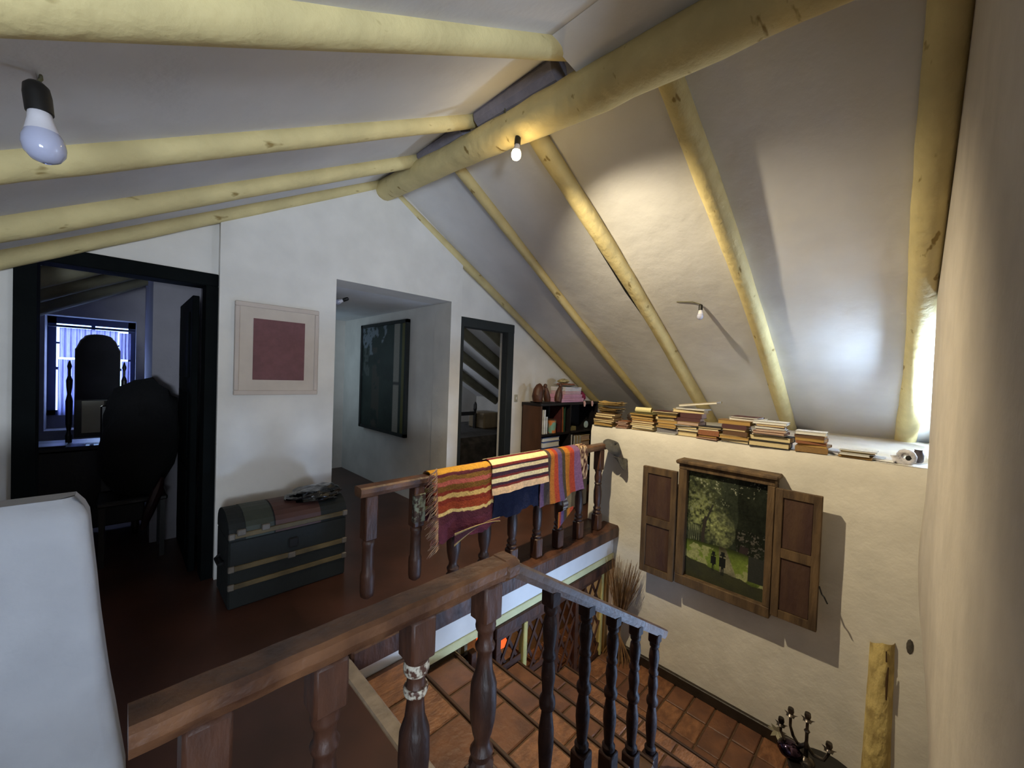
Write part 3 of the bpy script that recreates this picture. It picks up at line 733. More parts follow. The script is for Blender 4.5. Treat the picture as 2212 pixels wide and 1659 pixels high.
tb = [(2.6, '#e6cf96'), (2.2, '#6d2a28'), (1.4, '#3c2730'), (2.9, '#e5cf9c'), (2.6, '#3b2634'), (1.7, '#6f2a28'), (3, '#e0cf9f'), (2.3, '#3c2834'), (1.5, '#712b29'), (2.2, '#dfb98e'), (50, '#dfb98e')]
drape('cream_striped_blanket', 1.90, 2.52, .192, .25, tb, 'cream maroon and plum striped blanket folded over the navy cloth', 'x', off=.024, slant=.0, hemw=.004, seed=9, fold=.008)
tc = [(.10, '#6a5068'), (.10, '#4c4038'), (.10, '#a8682c'), (.09, '#a0402c'), (.10, '#604c6c'), (.09, '#4a4030'), (.12, '#b3702a'), (.13, '#a8442e'), (.17, '#7d5a78')]
drape('purple_orange_blanket', 2.46, 2.98, .40, .28, tc, 'purple and orange vertically striped blanket on the far railing', 'u', off=.018, slant=-.06, hemw=.008, seed=2, fold=.02, flare=.07)
obj('under_fold', MB().grid(lambda u, v: (2.66+.24*u, 2.03+.02*u, .40-.12*(1-v)*(1-u)-.02*(1-v)), 10, 6, .004, lambda u, v: stripes(tc, .3+.5*u)), CL, bpy.data.objects['purple_orange_blanket'], True)
def pat(u, v):
    n = fbm(u*9, v*40); return lin('#c9ab86') if n > .52 else lin('#4c2c28')
mb = MB().grid(lambda u, v: (2.99+.12*u, 2.13-(.075*cos(v*pi))*(1.0), .88+.055*sin(v*pi)-.26*max(0, .22-v)/.22*(1 if v < .22 else 0)), 14, 60, .006, pat)
o = obj('patterned_scarf', mb, CL, None, True); tag(o, 'brown and cream patterned scarf bunched on the far railing', 'scarf')
mb = MB().grid(lambda u, v: (2.93+.07*u, 2.19+.012*sin(v*9), .28+.16*v), 6, 20, .004, lambda u, v: lin('#b9b2a4') if (v*4.5) % 1 > .5 else lin('#6a5a58'))
o = obj('pale_cloth_end', mb, CL, None, True); tag(o, 'pale striped cloth end hanging behind a far railing baluster', 'cloth')

# cap at the rail end
cap = thing('cap', 'dark grey cloth cap hung on the end of the far railing', 'cap', (3.57, 2.10, .86))
GC = mat('grey_felt', '#4a4844', .9, .12, 20, .3, 60)
def capf(u, v):
    th = u*2*pi; ph = v*pi*.5
    r = .105*cos(ph)**.6 if v < 1 else 0
    p = Vector((r*cos(th)*1.15, r*sin(th), .075*sin(ph)+.012*sin(th*3)*v))
    p = RY(.25) @ RX(.75) @ p
    return Vector((3.57, 2.085, .845))+p
obj('crown', MB().grid(capf, 28, 10, .003), GC, cap, True)
obj('brim', MB().grid(lambda u, v: (3.50+.19*u, 2.02-.02*sin(u*pi)-.055*v, .80-.035*u-.115*v*sin(u*pi)**.6-.02), 16, 8, .004), GC, cap, True)
obj('button', MB().lathe([(.012, 0), (.010, .006), (.002, .009)], (3.58, 2.045, .91), 10), GC, cap, True)

# ------------------------------------------------------------------ trunk
tk = thing('trunk', 'dark green domed travel trunk with brass coloured slats', 'trunk', (.87, 3.15, 0))
TG = mat('trunk_green', '#101514', .8, .15, 6, .2, 30); TS = mat('trunk_slat', '#5f5032', .65, .2, 8, .2); TM = mat('trunk_metal', '#6f675e', .55, .15, 12, metal=.3); TP = mat('trunk_top_olive', '#30362c', .6, .12, 6)
X0, X1, Y0, Y1 = .50, 1.235, 2.96, 3.36
obj('body', MB().box((X0, Y0, 0), (X1, Y1, .44), bev=.01), TG, tk)
def lidpts(g): 
    c = (Y0+Y1)/2; w = (Y1-Y0)/2+g
    return [(c-w, .44)]+[(c-w*cos(pi*t/12), .485+(.115+g)*sin(pi*t/12)) for t in range(13)]+[(c+w, .44)]
obj('lid', MB().prism(lidpts(.0), 'x', X0, X1), TG, tk)
obj('lid_band', MB().prism(lidpts(.003), 'x', X0+.26, X0+.55), mat('lid_red', '#4c2d26', .6, .12, 8), tk, label='faded red leather band across the lid')
obj('lid_panel', MB().prism(lidpts(.003), 'x', X0+.09, X0+.25), TP, tk)
for z, h in ((.455, .022), (.245, .024), (.13, .022)):
    obj('slat', MB().box((X0-.002, Y0-.012, z), (X1+.002, Y0+.002, z+h+.01), bev=.003), TS, tk)
for z in (.452, .243, .128):
    for x in (X0-.004, X1-.032): obj('corner_cap', MB().box((x, Y0-.017, z), (x+.036, Y0+.004, z+.04), bev=.005), TM, tk)
for x, z in ((.70, .478), (.565, .475), (.86, .243)): obj('clasp', MB().box((x-.025, Y0-.018, z-.004), (x+.025, Y0+.004, z+.036), bev=.005), TM, tk)
obj('lock', MB().box((.84, Y0-.016, .31), (.90, Y0+.002, .375), bev=.006), BLK, tk)
obj('end_handle', MB().tube([(X0-.003, 3.08, .27), (X0-.03, 3.10, .255), (X0-.03, 3.22, .255), (X0-.003, 3.24, .27)], .009, 8), BLK, tk)
heap('plastic_bag', (1.06, 3.13, .608), (.20, .15, .062), mat('glossy_black_plastic', '#070708', .13, .1, 5, .9, 16, coat=.6), 'crumpled glossy black plastic bag lying on the trunk', 'bag', 11, amp=.30, fr=2.3, nu=44, nv=24, flat=.3)

# ------------------------------------------------------------------ shuttered picture
pw = thing('shuttered_picture', 'forest path painting set in an old window frame with open shutters', 'picture', (3.69, 1.0, -.27))
x0, x1 = 3.55, 3.695
mb = MB().box((x0+.002, .655, -.166), (x1, .705, .776), bev=.004).box((x0+.002, 1.315, -.166), (x1, 1.385, .776), bev=.004).box((x0, .655, -.25), (x1, 1.385, -.165), bev=.006).box((x0, .655, .775), (x1, 1.385, .83), bev=.006)
obj('frame', mb, OW, pw)
obj('cornice', MB().box((x0-.03, .63, .825), (x1, 1.405, .86), bev=.01), OW, pw)
def forest(u, v):   # u 0 left .. 1 right ; v up
    n = fbm(u*7+3, v*10, 5); k = fbm(u*26, v*38+4, 3); w = fbm(u*3+8, v*3+1, 2); k2 = fbm(u*60+7, v*85, 2)
    base = .014+.035*n*n+.02*(k2-.5)
    c = [base, base*1.25, base*.8]
    if v > .33+.04*w:
        g = lambda cu, cv, ru, rv: max(0, 1-((u-cu)/ru)**2-((v-cv)/rv)**2)
        lum = 1.0*g(.16, .62, .26, .20)+.75*g(.42, .52, .22, .22)+.35*g(.2, .85, .3, .2)
        lum *= max(0, .15+1.9*(k-.36))*(.6+.9*k2)
        c = [c[0]+.30*lum, c[1]+.34*lum, c[2]+.13*lum]
        if g(.48, .50, .17, .15) > .1: c = [c[0]+.06*k2, c[1]+.065*k2, c[2]+.035*k2]
        if k > .60 and k2 > .55 and u < .55 and v > .62: c = [.16, .18, .12]
        if k > .63 and k2 > .6 and v > .84: c = [.34, .35, .26]
        if abs(u-.25-.018*sin(v*12)) < .022 and v < .60: c = [.035, .03, .025]
        if abs(u-.28-(v-.58)*.5) < .012 and .56 < v < .72: c = [.03, .03, .025]
        if u < .2 and v < .50 and (u*34+w*2+v*2) % 1 < .3: c = [.15, .17, .10]
        if u > .58+.1*w: c = [a*.5 for a in c]
        if u > .66 and v < .56 and k > .50 and k2 > .5: c = [.065+.03*k2, .06+.03*k2, .055+.02*k2]
        if u > .66 and v < .42 and abs(u-.76-.02*sin(v*14)) < .05: c = [.03, .022, .022]
    else:
        g = max(0, 1-((v-.22)/.13)**2)
        q = .35+1.0*n+.5*(k2-.5)
        c = [.03+.15*g*q, .04+.21*g*q, .012+.035*g*q]
        if n > .55 and g > .3: c = [.28*q, .30*q, .13*q]
        if abs(u-.50-(.33-v)*.35) < .05+.28*(.33-v): c = [.20*(.3+g)*q, .19*(.3+g)*q, .12*(.3+g)*q]
        if v < .155-.07*u+.04*n: c = [.030+.02*n, .032+.02*n, .024]
        if u > .80 and v > .14: c = [.03, .032, .028]
    # two walking figures, a smaller and a taller one
    for fu, fv, hh, ww in ((.385, .215, .085, .034), (.50, .215, .105, .040)):
        du = (u-fu)/ww; dv = (v-fv)/hh
        if abs(dv) < 1:
            lim = .42 if dv < -.3 else (1.0 if dv < .5 else (.3 if dv < .62 else .62))
            if dv > .62 and dv < .74: lim = .95
            if abs(du) < lim and not (dv < -.45 and abs(du) < .12): c = [.012, .014, .013]
    return c
painting('canvas', pw, 3.60, .70, 1.32, -.17, .78, forest, 150, 230, PT)
def shutter(y0, y1, z0, z1, ang, hinge):
    t = obj('shutter', MB().box((3.535, y0, z0), (3.575, y0+.05, z1), bev=.004).box((3.535, y1-.05, z0), (3.575, y1, z1), bev=.004).box((3.537, y0+.049, z1-.06), (3.573, y1-.049, z1-.001)).box((3.537, y0+.049, z0+.001), (3.573, y1-.049, z0+.06)).box((3.537, y0+.049, z0+.46), (3.573, y1-.049, z0+.53)), OW, pw)
    for a, b in ((z0+.06, z0+.46), (z0+.53, z1-.06)):
        obj('panel', MB().box((3.548, y0+.05, a), (3.568, y1-.05, b), bev=.004), OWP, t)
    return t
shutter(1.395, 1.715, -.255, .745, 0, 0); s2 = shutter(.365, .648, -.205, .77, 0, 0)
obj('latch', MB().tube([(3.545, .362, .13), (3.54, .345, .08), (3.53, .33, .07), (3.53, .31, .03)], .005, 6), BLK, s2)

# yellow post embedded in the wall, hole, cord
def post(u, v):
    a = (u-.5)*pi; z = -1.4+1.245*v; r = .058+.016*(1-v)+.007*fbm(u*5, v*14)
    zz = z-.02*abs(sin(a))*(v > .98)+(.06*(.5-u) if v > .98 else 0)
    return (3.705-cos(a)*r*1.0, .025-sin(a)*-r, zz)
o = obj('wall_post', MB().grid(post, 18, 60), mat('rotten_yellow_wood', '#cdb877', .8, .2, 14, .8, 30, col2='#a8925a', stretch=(1, 1, .5)), None, True); tag(o, 'rough yellow wooden post set in the cream wall corner', 'post')
for pts in ([(3.640, .004, -.20), (3.640, .0, -.27)], [(3.640, -.010, -.30), (3.638, -.006, -.38), (3.636, -.008, -.52)], [(3.64, .02, -.95), (3.638, .01, -1.05)]): obj('crack', MB().tube(pts, [.003]+[.007]*(len(pts)-2)+[.004], 6), mat('dark_brown_crack', '#4a3216', .9), o)
o = obj('wall_hole', MB().lathe([(.022, 0), (.018, .004), (.006, .006)], (0, 0, 0), 10, RY(-pi/2)), mat('hole_dark', '#5a544c', .9, .3, 30, .5)); o.location = (3.696, -.105, -.19); o.scale = (1, .8, 2.3)
tag(o, 'chipped hole with dark plaster beside the yellow post', 'hole')

# ------------------------------------------------------------------ books
BC = {'tan': '#8a6a3e', 'cream': '#c9b489', 'black': '#1c1a1c', 'maroon': '#4a2426', 'white': '#d6d6d4', 'brown': '#5c3f26', 'grey': '#77757a', 'rust': '#8a5636', 'navy': '#26304a', 'olive': '#6a6238', 'orange': '#a05a2a', 'green': '#2c4f3a', 'blue': '#3c4f86', 'pink': '#b98fa4', 'red': '#4a1c1e'}
BM = {k: mat('book_'+k, v, .6, .12, 14, .1) for k, v in BC.items()}
PG = {'c': mat('pages_cream', '#d9c79a', .85, .18, 3, .25, 120, stretch=(1, 1, 60)), 'o': mat('pages_ochre', '#b08c4e', .85, .2, 3, .25, 120, stretch=(1, 1, 60)), 'w': mat('pages_white', '#d9d8d2', .85, .12, 3, .25, 120, stretch=(1, 1, 60)), 'p': mat('pages_pinkish', '#b59a88', .85, .15, 3, .25, 120, stretch=(1, 1, 60))}
# unit book: x depth (fore edge towards -x), y length, z thickness
def cover_mb():
    mb = MB(); mb.box((-.5, -.5, 0), (.5, .5, .09)); mb.box((-.5, -.5, .91), (.5, .5, 1)); mb.box((.46, -.5, .09), (.5, .5, .91)); return mb
cov_me = cover_mb().mesh('cover', BM['tan']); pag_me = MB().box((-.47, -.48, .09), (.46, .48, .91)).mesh('pages', PG['c'])
def book(loc, L, D, T, col, pg, rz, label, group, spine_out=False, cat='book', upright=None):
    t = thing('book', label, cat, loc, group)
    t.rotation_euler = upright if upright else (0, 0, rz+(pi if spine_out else 0)); t.scale = (D, L, T)
    inst(cov_me, 'cover', t, m=BM[col]); inst(pag_me, 'pages', t, m=PG[pg])
    return t
ORD = ['bottom', 'second', 'third', 'fourth', 'fifth', 'sixth', 'seventh', 'eighth', 'ninth', 'tenth', 'eleventh']
def stack(ya, yb, spec, where, x=3.83, z=1.05, seed=0):
    R = random.Random(seed); c = (ya+yb)/2; W_ = abs(ya-yb)
    for i, s in enumerate(spec):
        T, col, pg = s[0], s[1], s[2]; so = len(s) > 3 and s[3] == 's'; k = s[4] if len(s) > 4 else R.uniform(.86, 1.0); dy = s[5] if len(s) > 5 else R.uniform(-.012, .012)
        D = .15+R.uniform(-.01, .02)
        nm = (BC and {'c': 'cream paged', 'o': 'ochre paged', 'w': 'white paged', 'p': 'pinkish paged'}[pg])
        pos = 'top' if i == len(spec)-1 else ORD[i]
        lb = f'{col} {nm} book, {pos} of {where}' if pos in ('top', 'bottom') else f'{col} {nm} book, {pos} up in {where}'
        book((x+R.uniform(-.015, .015), c+dy, z), W_*k, D, T, col, pg, R.uniform(-.09, .09), lb, 'books stacked on the ledge', so)
        z += T+.001
    return z
# ledge stacks, left to right in the photo
stack(2.40, 2.14, [(.035, 'olive', 'o'), (.018, 'tan', 'c'), (.016, 'tan', 'c'), (.018, 'brown', 'c'), (.022, 'tan', 'c'), (.02, 'brown', 'c')], 'the leftmost ledge stack', x=3.79, seed=1)
z = 1.182
def sheaf(name, x, y, z, w, l, n, m, label, cat, seed, curl=.012):
    R = random.Random(seed); t = thing(name, label, cat, (x, y, z)); zz_ = z+.004
    for i in range(n):
        a = R.uniform(-.15, .15); ox, oy = R.uniform(-.01, .01), R.uniform(-.015, .015); c_ = R.uniform(.3, 1)*curl; k = R.uniform(.85, 1.05); h = zz_
        def fn(u, v, a=a, ox=ox, oy=oy, c_=c_, k=k, h=h, i=i):
            p = RZ(a) @ Vector(((u-.5)*w*k, (v-.5)*l*k, 0)); return (x+ox+p.x, y+oy+p.y, h+c_*(4*(v-.5)**2)+.004*sin(u*7+i))
        obj('sheet', MB().grid(fn, 8, 10, .005), m, t, True); zz_ += .011
    return t
sheaf('paper_bundle', 3.84, 2.26, 1.185, .16, .24, 5, mat('brown_translucent_wrap', '#7d6338', .4, .2, 9, .5, 20), 'brown wrapped papers on the leftmost ledge stack', 'papers', 21, .02)
sheaf('tan_papers', 3.84, 2.25, 1.262, .15, .25, 4, mat('tan_wrap', '#a98a52', .5, .2, 9, .4), 'curled tan papers on top of the brown wrapped papers', 'papers', 24, .014)
stack(2.12, 1.99, [(.014, 'rust', 'p'), (.014, 'rust', 'p'), (.013, 'rust', 'p'), (.015, 'maroon', 'p'), (.013, 'rust', 'p')], 'the thin book pile second from left', x=3.79, seed=2)
stack(1.98, 1.72, [(.02, 'tan', 'c'), (.02, 'white', 'c'), (.014, 'cream', 'c'), (.017, 'brown', 'c'), (.02, 'rust', 'c'), (.022, 'tan', 'o'), (.03, 'cream', 'o'), (.018, 'olive', 'o')], 'the ledge stack under the paper roll', x=3.82, seed=3)
# roll of paper
ro = thing('paper_roll', 'cream rolled paper lying on a ledge book stack', 'paper roll', (3.84, 1.86, 1.222))
def rollf(u, v):
    a = u*2*pi*1.6+pi; r = .030-.010*u; return (3.83+r*cos(a)-.02*(1-v), 1.95-.16*v, 1.252+r*sin(a))
obj('roll', MB().grid(rollf, 40, 4, .0015), mat('cream_paper', '#d9cf9c', .8, .05), ro, True)
dark = heap('dark_object', (3.86, 2.02, 1.165), (.04, .055, .045), mat('dark_bronze', '#40352e', .5, .2, 12, .3), 'small dark carved object between two left ledge stacks', 'carving', 31, amp=.3)
stack(1.70, 1.50, [(.008, 'white', 'w', 'p', 1.0), (.045, 'grey', 'w', 's', 1.0), (.016, 'cream', 'o'), (.028, 'tan', 'o'), (.03, 'cream', 'o'), (.028, 'tan', 'c'), (.02, 'olive', 'o'), (.018, 'tan', 'c'), (.012, 'maroon', 'c', 'p', 1.3)], 'the ledge stack fourth from left', x=3.80, seed=4)
stack(1.50, 1.31, [(.034, 'cream', 'c'), (.014, 'tan', 'c'), (.02, 'white', 'c'), (.022, 'black', 'c', 'p', 1.0), (.008, 'grey', 'w', 'p', 1.1), (.034, 'tan', 'p', 'p', 1.15), (.03, 'maroon', 'p', 's', 1.2), (.046, 'maroon', 'p', 's', 1.35), (.03, 'cream', 'c', 'p', 1.5), (.012, 'white', 'w', 'p', 1.4, -.02)], 'the tallest ledge stack', x=3.82, seed=5)
tb_ = book((3.84, 1.33, 1.345), .34, .17, .018, 'cream', 'w', .05, 'white book tilted open on the tallest ledge stack', 'books stacked on the ledge'); tb_.rotation_euler = (-.14, 0, .05)
stack(1.30, 1.12, [(.014, 'rust', 'p', 'p', 1.0), (.018, 'brown', 'o'), (.045, 'rust', 'o', 's'), (.016, 'white', 'c'), (.012, 'black', 'c', 'p', 1.05)], 'the short ledge stack behind the left shutter', x=3.79, seed=6)
stack(1.10, .90, [(.028, 'grey', 'c', 'p', 1.1), (.03, 'cream', 'o', 'p', 1.15), (.04, 'brown', 'o', 's', .95), (.014, 'tan', 'c', 'p', .9), (.034, 'maroon', 'p', 's', .95), (.036, 'tan', 'o', 'p', 1.3), ], 'the ledge stack with a pale top book', x=3.80, seed=7)
stack(1.06, .82, [(.022, 'white', 'w', 'p', 1.1), (.012, 'maroon', 'w', 'p', .9)], 'the pale pair above the frame', x=3.88, z=1.235, seed=17)
stack(.895, .615, [(.045, 'black', 'c', 'p', 1.0), (.045, 'black', 'c', 'p', 1.05), (.012, 'cream', 'w', 'p', .8), (.02, 'rust', 'p', 'p', .8), (.018, 'white', 'p', 'p', .75), (.02, 'grey', 'w', 'p', .75), (.016, 'rust', 'c', 'p', .7), (.022, 'white', 'w', 'p', .85)], 'the ledge stack with two big black books', x=3.80, seed=8)
stack(.575, .375, [(.04, 'tan', 'o', 's', 1.0), (.02, 'tan', 'o', 'p', .95), (.02, 'rust', 'o', 's'), (.026, 'tan', 'o', 'p'), (.022, 'brown', 'o', 's'), (.025, 'white', 'w', 'p', .95)], 'the tan ledge stack right of the black books', x=3.80, seed=9)
stack(.30, .13, [(.018, 'tan', 'o', 'p', 1.1), (.015, 'white', 'w'), (.012, 'brown', 'c', 'p', 1.1), (.010, 'white', 'w', 'p', 1.2)], 'the low rightmost ledge pile', x=3.80, seed=10)
for i, (y, x, z, a, L) in enumerate(((.24, 3.92, 1.05, .3, .26), (.10, 3.86, 1.05, -.2, .2), (.38, 3.95, 1.05, .1, .2))):
    t = obj('paper_sheets', MB().box((x-.09, y-L/2, z), (x+.09, y+L/2, z+.008+.004*i), rot=RZ(a)), mat('white_paper', '#e4e6ea', .8, .03))
    tag(t, ['loose white papers behind the rightmost book pile', 'loose white papers right of the low book pile', 'loose white papers beside the tan ledge stack'][i], 'papers')
# ammonite shell
sh = thing('shell', 'pale ribbed spiral shell at the window end of the ledge', 'shell', (3.80, -.035, 1.045))
mb = MB(); pts = []; rr = []
for i in range(70):
    t = i/69; a = t*4.2*pi; r = .008+.040*t; pts.append((3.80+.004*cos(a), -.035+r*cos(a-.6), 1.098+r*sin(a-.6))); rr.append((.004+.021*t)*(1+.07*sin(i*2.2)))
mb.tube(pts, rr, 10)
obj('whorl', mb, mat('shell_white', '#cfccd2', .5, .2, 20, .4, 40), sh, True)
obj('aperture', MB().lathe([(.019, 0), (.012, .006), (.002, .008)], (3.785, -.055, 1.09), 12, RY(-pi/2)), BLK, sh, True)
o = obj('small_jar', MB().lathe([(.02, 1.05), (.028, 1.06), (.03, 1.10), (.02, 1.13), (.022, 1.14)], (3.93, -.10, 0), 14), mat('jar_dark', '#3e3538', .4), None, True); tag(o, 'small dark jar between shell and curtain', 'jar')
# blue curtain at the ledge window
CB = trans_mat('blue_gingham_sheer', '#4a5796', .12)
o = obj('curtain', MB().grid(lambda u, v: (4.08+1.25*u, -.235+.020*sin(u*70+.5*sin(v*4)), 1.06+(.70-.52*u)*v), 120, 8, .002), CB, None, True)
tag(o, 'blue white checked curtain tied back at the window beside the ledge', 'curtain')

# ------------------------------------------------------------------ bookcase
bcW = mat('bookcase_wood', '#4a2f1e', .5, .15, 8, .1, stretch=(1, 1, .3)); bcB = mat('bookcase_black', '#151114', .5, .1)
bc = thing('bookcase', 'dark wooden bookcase standing behind the far railing', 'bookcase', (4.35, 3.34, 0))
bx0, bx1, by0, by1 = 3.72, 5.02, 3.18, 3.50
obj('side_panel', MB().box((bx0, by0, 0), (bx0+.03, by1, 1.21)), bcW, bc); obj('side_panel', MB().box((bx1-.03, by0, 0), (bx1, by1, 1.21)), bcB, bc)
obj('top_panel', MB().box((bx0-.01, by0-.01, 1.19), (bx1+.01, by1, 1.22)), bcB, bc)
for z in (.06, .40, .80): obj('shelf', MB().box((bx0+.03, by0, z), (bx1-.03, by1-.02, z+.025)), bcB, bc)
obj('divider', MB().box((4.34, by0, .085), (4.36, by1-.02, 1.19)), bcB, bc)
obj('back_panel', MB().box((bx0, by1-.012, 0), (bx1, by1, 1.2)), bcB, bc)
def upr(x, z, T, Hh, D, col, pg, label, tilt=0.):
    # upright book with its spine towards the viewer (-y)
    t = thing('book', label, 'book', (x, by0+.02+D/2, z), 'books in the bookcase')
    t.scale = (1, 1, 1)
    ro = Matrix.Rotation(tilt, 4, 'Y')
    me = MB().box((-T/2, -D/2, 0), (T/2, D/2, Hh), bev=.003)
    c = obj('cover', MB().box((x-T/2, by0+.02, z), (x+T/2, by0+.024, z+Hh)).box((x-T/2, by0+.02, z), (x-T/2+.003, by0+.02+D, z+Hh)).box((x+T/2-.003, by0+.02, z), (x+T/2, by0+.02+D, z+Hh)), BM[col], t)
    p = obj('pages', MB().box((x-T/2+.003, by0+.024, z+.003), (x+T/2-.003, by0+.018+D, z+Hh-.003)), PG[pg], t)
    t.rotation_euler = (0, tilt, 0); return t
upr(3.83, .825, .035, .31, .2, 'white', 'w', 'tall pale book at the left end of the upper shelf')
upr(3.875, .825, .03, .22, .2, 'white', 'w', 'shorter white book beside the tall pale book')
upr(4.18, .825, .02, .34, .2, 'red', 'p', 'dark red book left of the orange folder')
upr(4.215, .825, .022, .34, .2, 'orange', 'c', 'bright orange tall book on the upper shelf', -.05)
upr(4.255, .825, .014, .34, .2, 'green', 'c', 'thin green tall book right of the orange one')
for i, (c, w, h) in enumerate((('white', .03, .35), ('black', .014, .34), ('white', .028, .33), ('cream', .028, .33), ('white', .026, .32), ('cream', .03, .32), ('white', .028, .32))):
    upr(4.42+i*.034, .425, w, h, .2, c, 'w', ['tall white book', 'narrow black book', 'white spine book', 'cream spine book', 'shorter white book', 'shorter cream book', 'last white book'][i]+' standing on the lower shelf right of the divider')
for i, (c, T) in enumerate((('blue', .075), ('navy', .07), ('navy', .075), ('blue', .08), ('blue', .055))):
    t = book((3.97, 3.31, .425+sum((.075, .07, .075, .08, .055)[:i])), .24, .34, T, c, 'w', 0, ['blue book, bottom of the pile on the lower shelf', 'navy book, second in the pile on the lower shelf', 'navy book, middle of the pile on the lower shelf', 'blue lettered book near the top of the lower shelf pile', 'blue book, top of the pile on the lower shelf'][i], 'books piled flat on the lower shelf')
    t.rotation_euler = (0, 0, pi/2); t.scale = (.24, .34, T)
for i, (c, T) in enumerate((('tan', .03), ('brown', .025), ('rust', .03), ('cream', .025))):
    t = book((4.78, 3.31, .425+.08*i+.0), .2, .2, .078, c, 'p', pi/2, ['tan book, bottom of the right shelf pile', 'brown book, second in the right shelf pile', 'rust book, third in the right shelf pile', 'cream book, top of the right shelf pile'][i], 'books piled at the right of the lower shelf')
can = thing('printed_tin', 'small printed tin with orange and teal picture on the shelf', 'tin', (4.04, 3.25, .825))
obj('tin', MB().lathe([(.055, .825), (.055, .99), (.05, .995)], (4.04, 3.25, 0), 20), mat('tin_print', '#b06a38', .4, .2, 12, col2='#6f9a8f', mixlo=.45, mixhi=.52), can, True)
obj('lid', MB().lathe([(.057, .99), (.057, 1.005), (.01, 1.008)], (4.04, 3.25, 0), 20), bcW, can, True)
o = obj('small_box', MB().box((4.37, 3.20, .825), (4.52, 3.32, .885), bev=.005), mat('box_khaki', '#6f6744', .7)); tag(o, 'small khaki box on the right upper shelf', 'box')
cl = thing('round_disc', 'pale round disc standing on the right upper shelf', 'disc', (4.83, 3.30, .825))
obj('disc', MB().lathe([(.001, -.004), (.05, -.004), (.05, .004), (.001, .004)], (4.83, 3.25, .885), 20, RX(pi/2)), mat('disc_pale', '#b9cfd2', .3), cl)
obj('disc_foot', MB().box((4.80, 3.23, .825), (4.86, 3.27, .84)), bcB, cl)
# top of the bookcase
CW = mat('carved_wood', '#4d2a17', .5, .2, 12, .3, coat=.1)
def figure(name, base, s, label, lean, seed):
    t = thing(name, label, 'carving', base)
    bx, by, bz = base
    body = MB().tube([(bx, by, bz), (bx+.01*lean, by, bz+.05*s), (bx+.03*lean, by, bz+.13*s), (bx+.045*lean, by, bz+.19*s)], [.040*s, .050*s, .042*s, .022*s], 12, .06, seed)
    obj('body', body, CW, t, True)
    hd = MB().lathe([(.001, -.03*s), (.02*s, -.022*s), (.028*s, 0), (.022*s, .02*s), (.006*s, .03*s)], (bx+.055*lean, by, bz+.215*s), 12); obj('head', hd, CW, t, True)
    obj('beak', MB().tube([(bx+.07*lean, by, bz+.22*s), (bx+.11*lean, by, bz+.205*s)], [.008*s, .003], 6), CW, t, True)
    return t
fg = thing('carved_group', 'large rounded dark wood carving at the left of the bookcase top', 'carving', (3.80, 3.30, 1.24))
obj('body', MB().tube([(3.79, 3.3, 1.235), (3.79, 3.3, 1.30), (3.80, 3.3, 1.38), (3.82, 3.3, 1.44), (3.83, 3.3, 1.465)], [.06, .075, .065, .045, .015], 14, .05, 2), CW, fg, True)
obj('head', MB().lathe([(.001, -.03), (.02, -.02), (.026, 0), (.02, .02), (.002, .028)], (3.87, 3.28, 1.40), 12), CW, fg, True)
figure('carved_bird', (3.99, 3.30, 1.235), .95, 'carved wooden bird facing left beside the large carving', -1, 5)
figure('carved_bird', (4.10, 3.22, 1.235), 1.0, 'carved wooden bird facing right beside the pink boxes', .9, 6)
o = obj('wooden_tray', MB().box((3.78, 3.20, 1.22), (4.04, 3.42, 1.235), bev=.005), bcB); tag(o, 'dark tray under the carvings on the bookcase', 'tray')
PKb = mat('box_pink', '#c796b2', .5, .1, 10); PK2 = mat('box_pale_pink', '#c9a9b4', .5, .1, 10); WHb = mat('box_white', '#d4d2da', .5, .08, 10)
zz = 1.222
for i, (m, h, w, lb) in enumerate(((PKb, .055, .50, 'pink flat box, bottom of the pile on the bookcase'), (PKb, .05, .42, 'pink flat box, second in the pile on the bookcase'), (PK2, .045, .36, 'pale pink box, third in the pile on the bookcase'), (WHb, .055, .37, 'white box, top of the pile on the bookcase'))):
    t = thing('game_box', lb, 'box', (4.40, 3.33, zz), 'flat boxes piled on the bookcase')
    obj('box_base', MB().box((4.42-w/2, 3.2, zz), (4.42+w/2, 3.45, zz+h*.5), bev=.003), m, t)
    obj('box_lid', MB().box((4.418-w/2, 3.197, zz+h*.42), (4.422+w/2, 3.453, zz+h), bev=.003), m, t)
    zz += h+.001
pt_ = thing('plate', 'grey plate on top of the box pile', 'plate', (4.38, 3.32, zz)); obj('dish', MB().lathe([(.06, zz), (.17, zz+.022), (.175, zz+.024), (.17, zz+.026), (.06, zz+.008)], (4.40, 3.32, 0), 24), mat('plate_grey', '#9a968c', .4), pt_, True)
o = obj('folded_cloth', MB().box((4.28, 3.24, zz+.012), (4.52, 3.40, zz+.045), bev=.014), mat('red_brown_cloth', '#8a5540', .9, .2, 12, .3), None, True); tag(o, 'folded reddish cloth lying in the grey plate', 'cloth')
o = heap('straw_ornament', (4.36, 3.33, zz+.075), (.10, .07, .032), mat('straw', '#b5a77a', .9, .25, 20, .5), 'straw coloured ornament above the folded cloth', 'ornament', 41, amp=.4, fr=4)
o = heap('magenta_cloth', (4.70, 3.32, 1.285), (.13, .11, .095), mat('magenta', '#8f2148', .85, .2, 8, .4, 15), 'magenta cloth heaped at the right of the box pile', 'cloth', 44, amp=.25, flat=.35)
for i, x in enumerate((4.64, 4.83)):
    o = obj('cloth_tassel', MB().tube([(x, 3.165, 1.235), (x, 3.155, 1.20), (x-.005, 3.155, 1.16)], [.014, .018, .01], 8), mat('tassel_pink', '#c9a4a4', .9)); tag(o, ['pale pink tassel hanging over the bookcase edge, left one', 'pale pink tassel hanging over the bookcase edge, right one'][i], 'tassel')
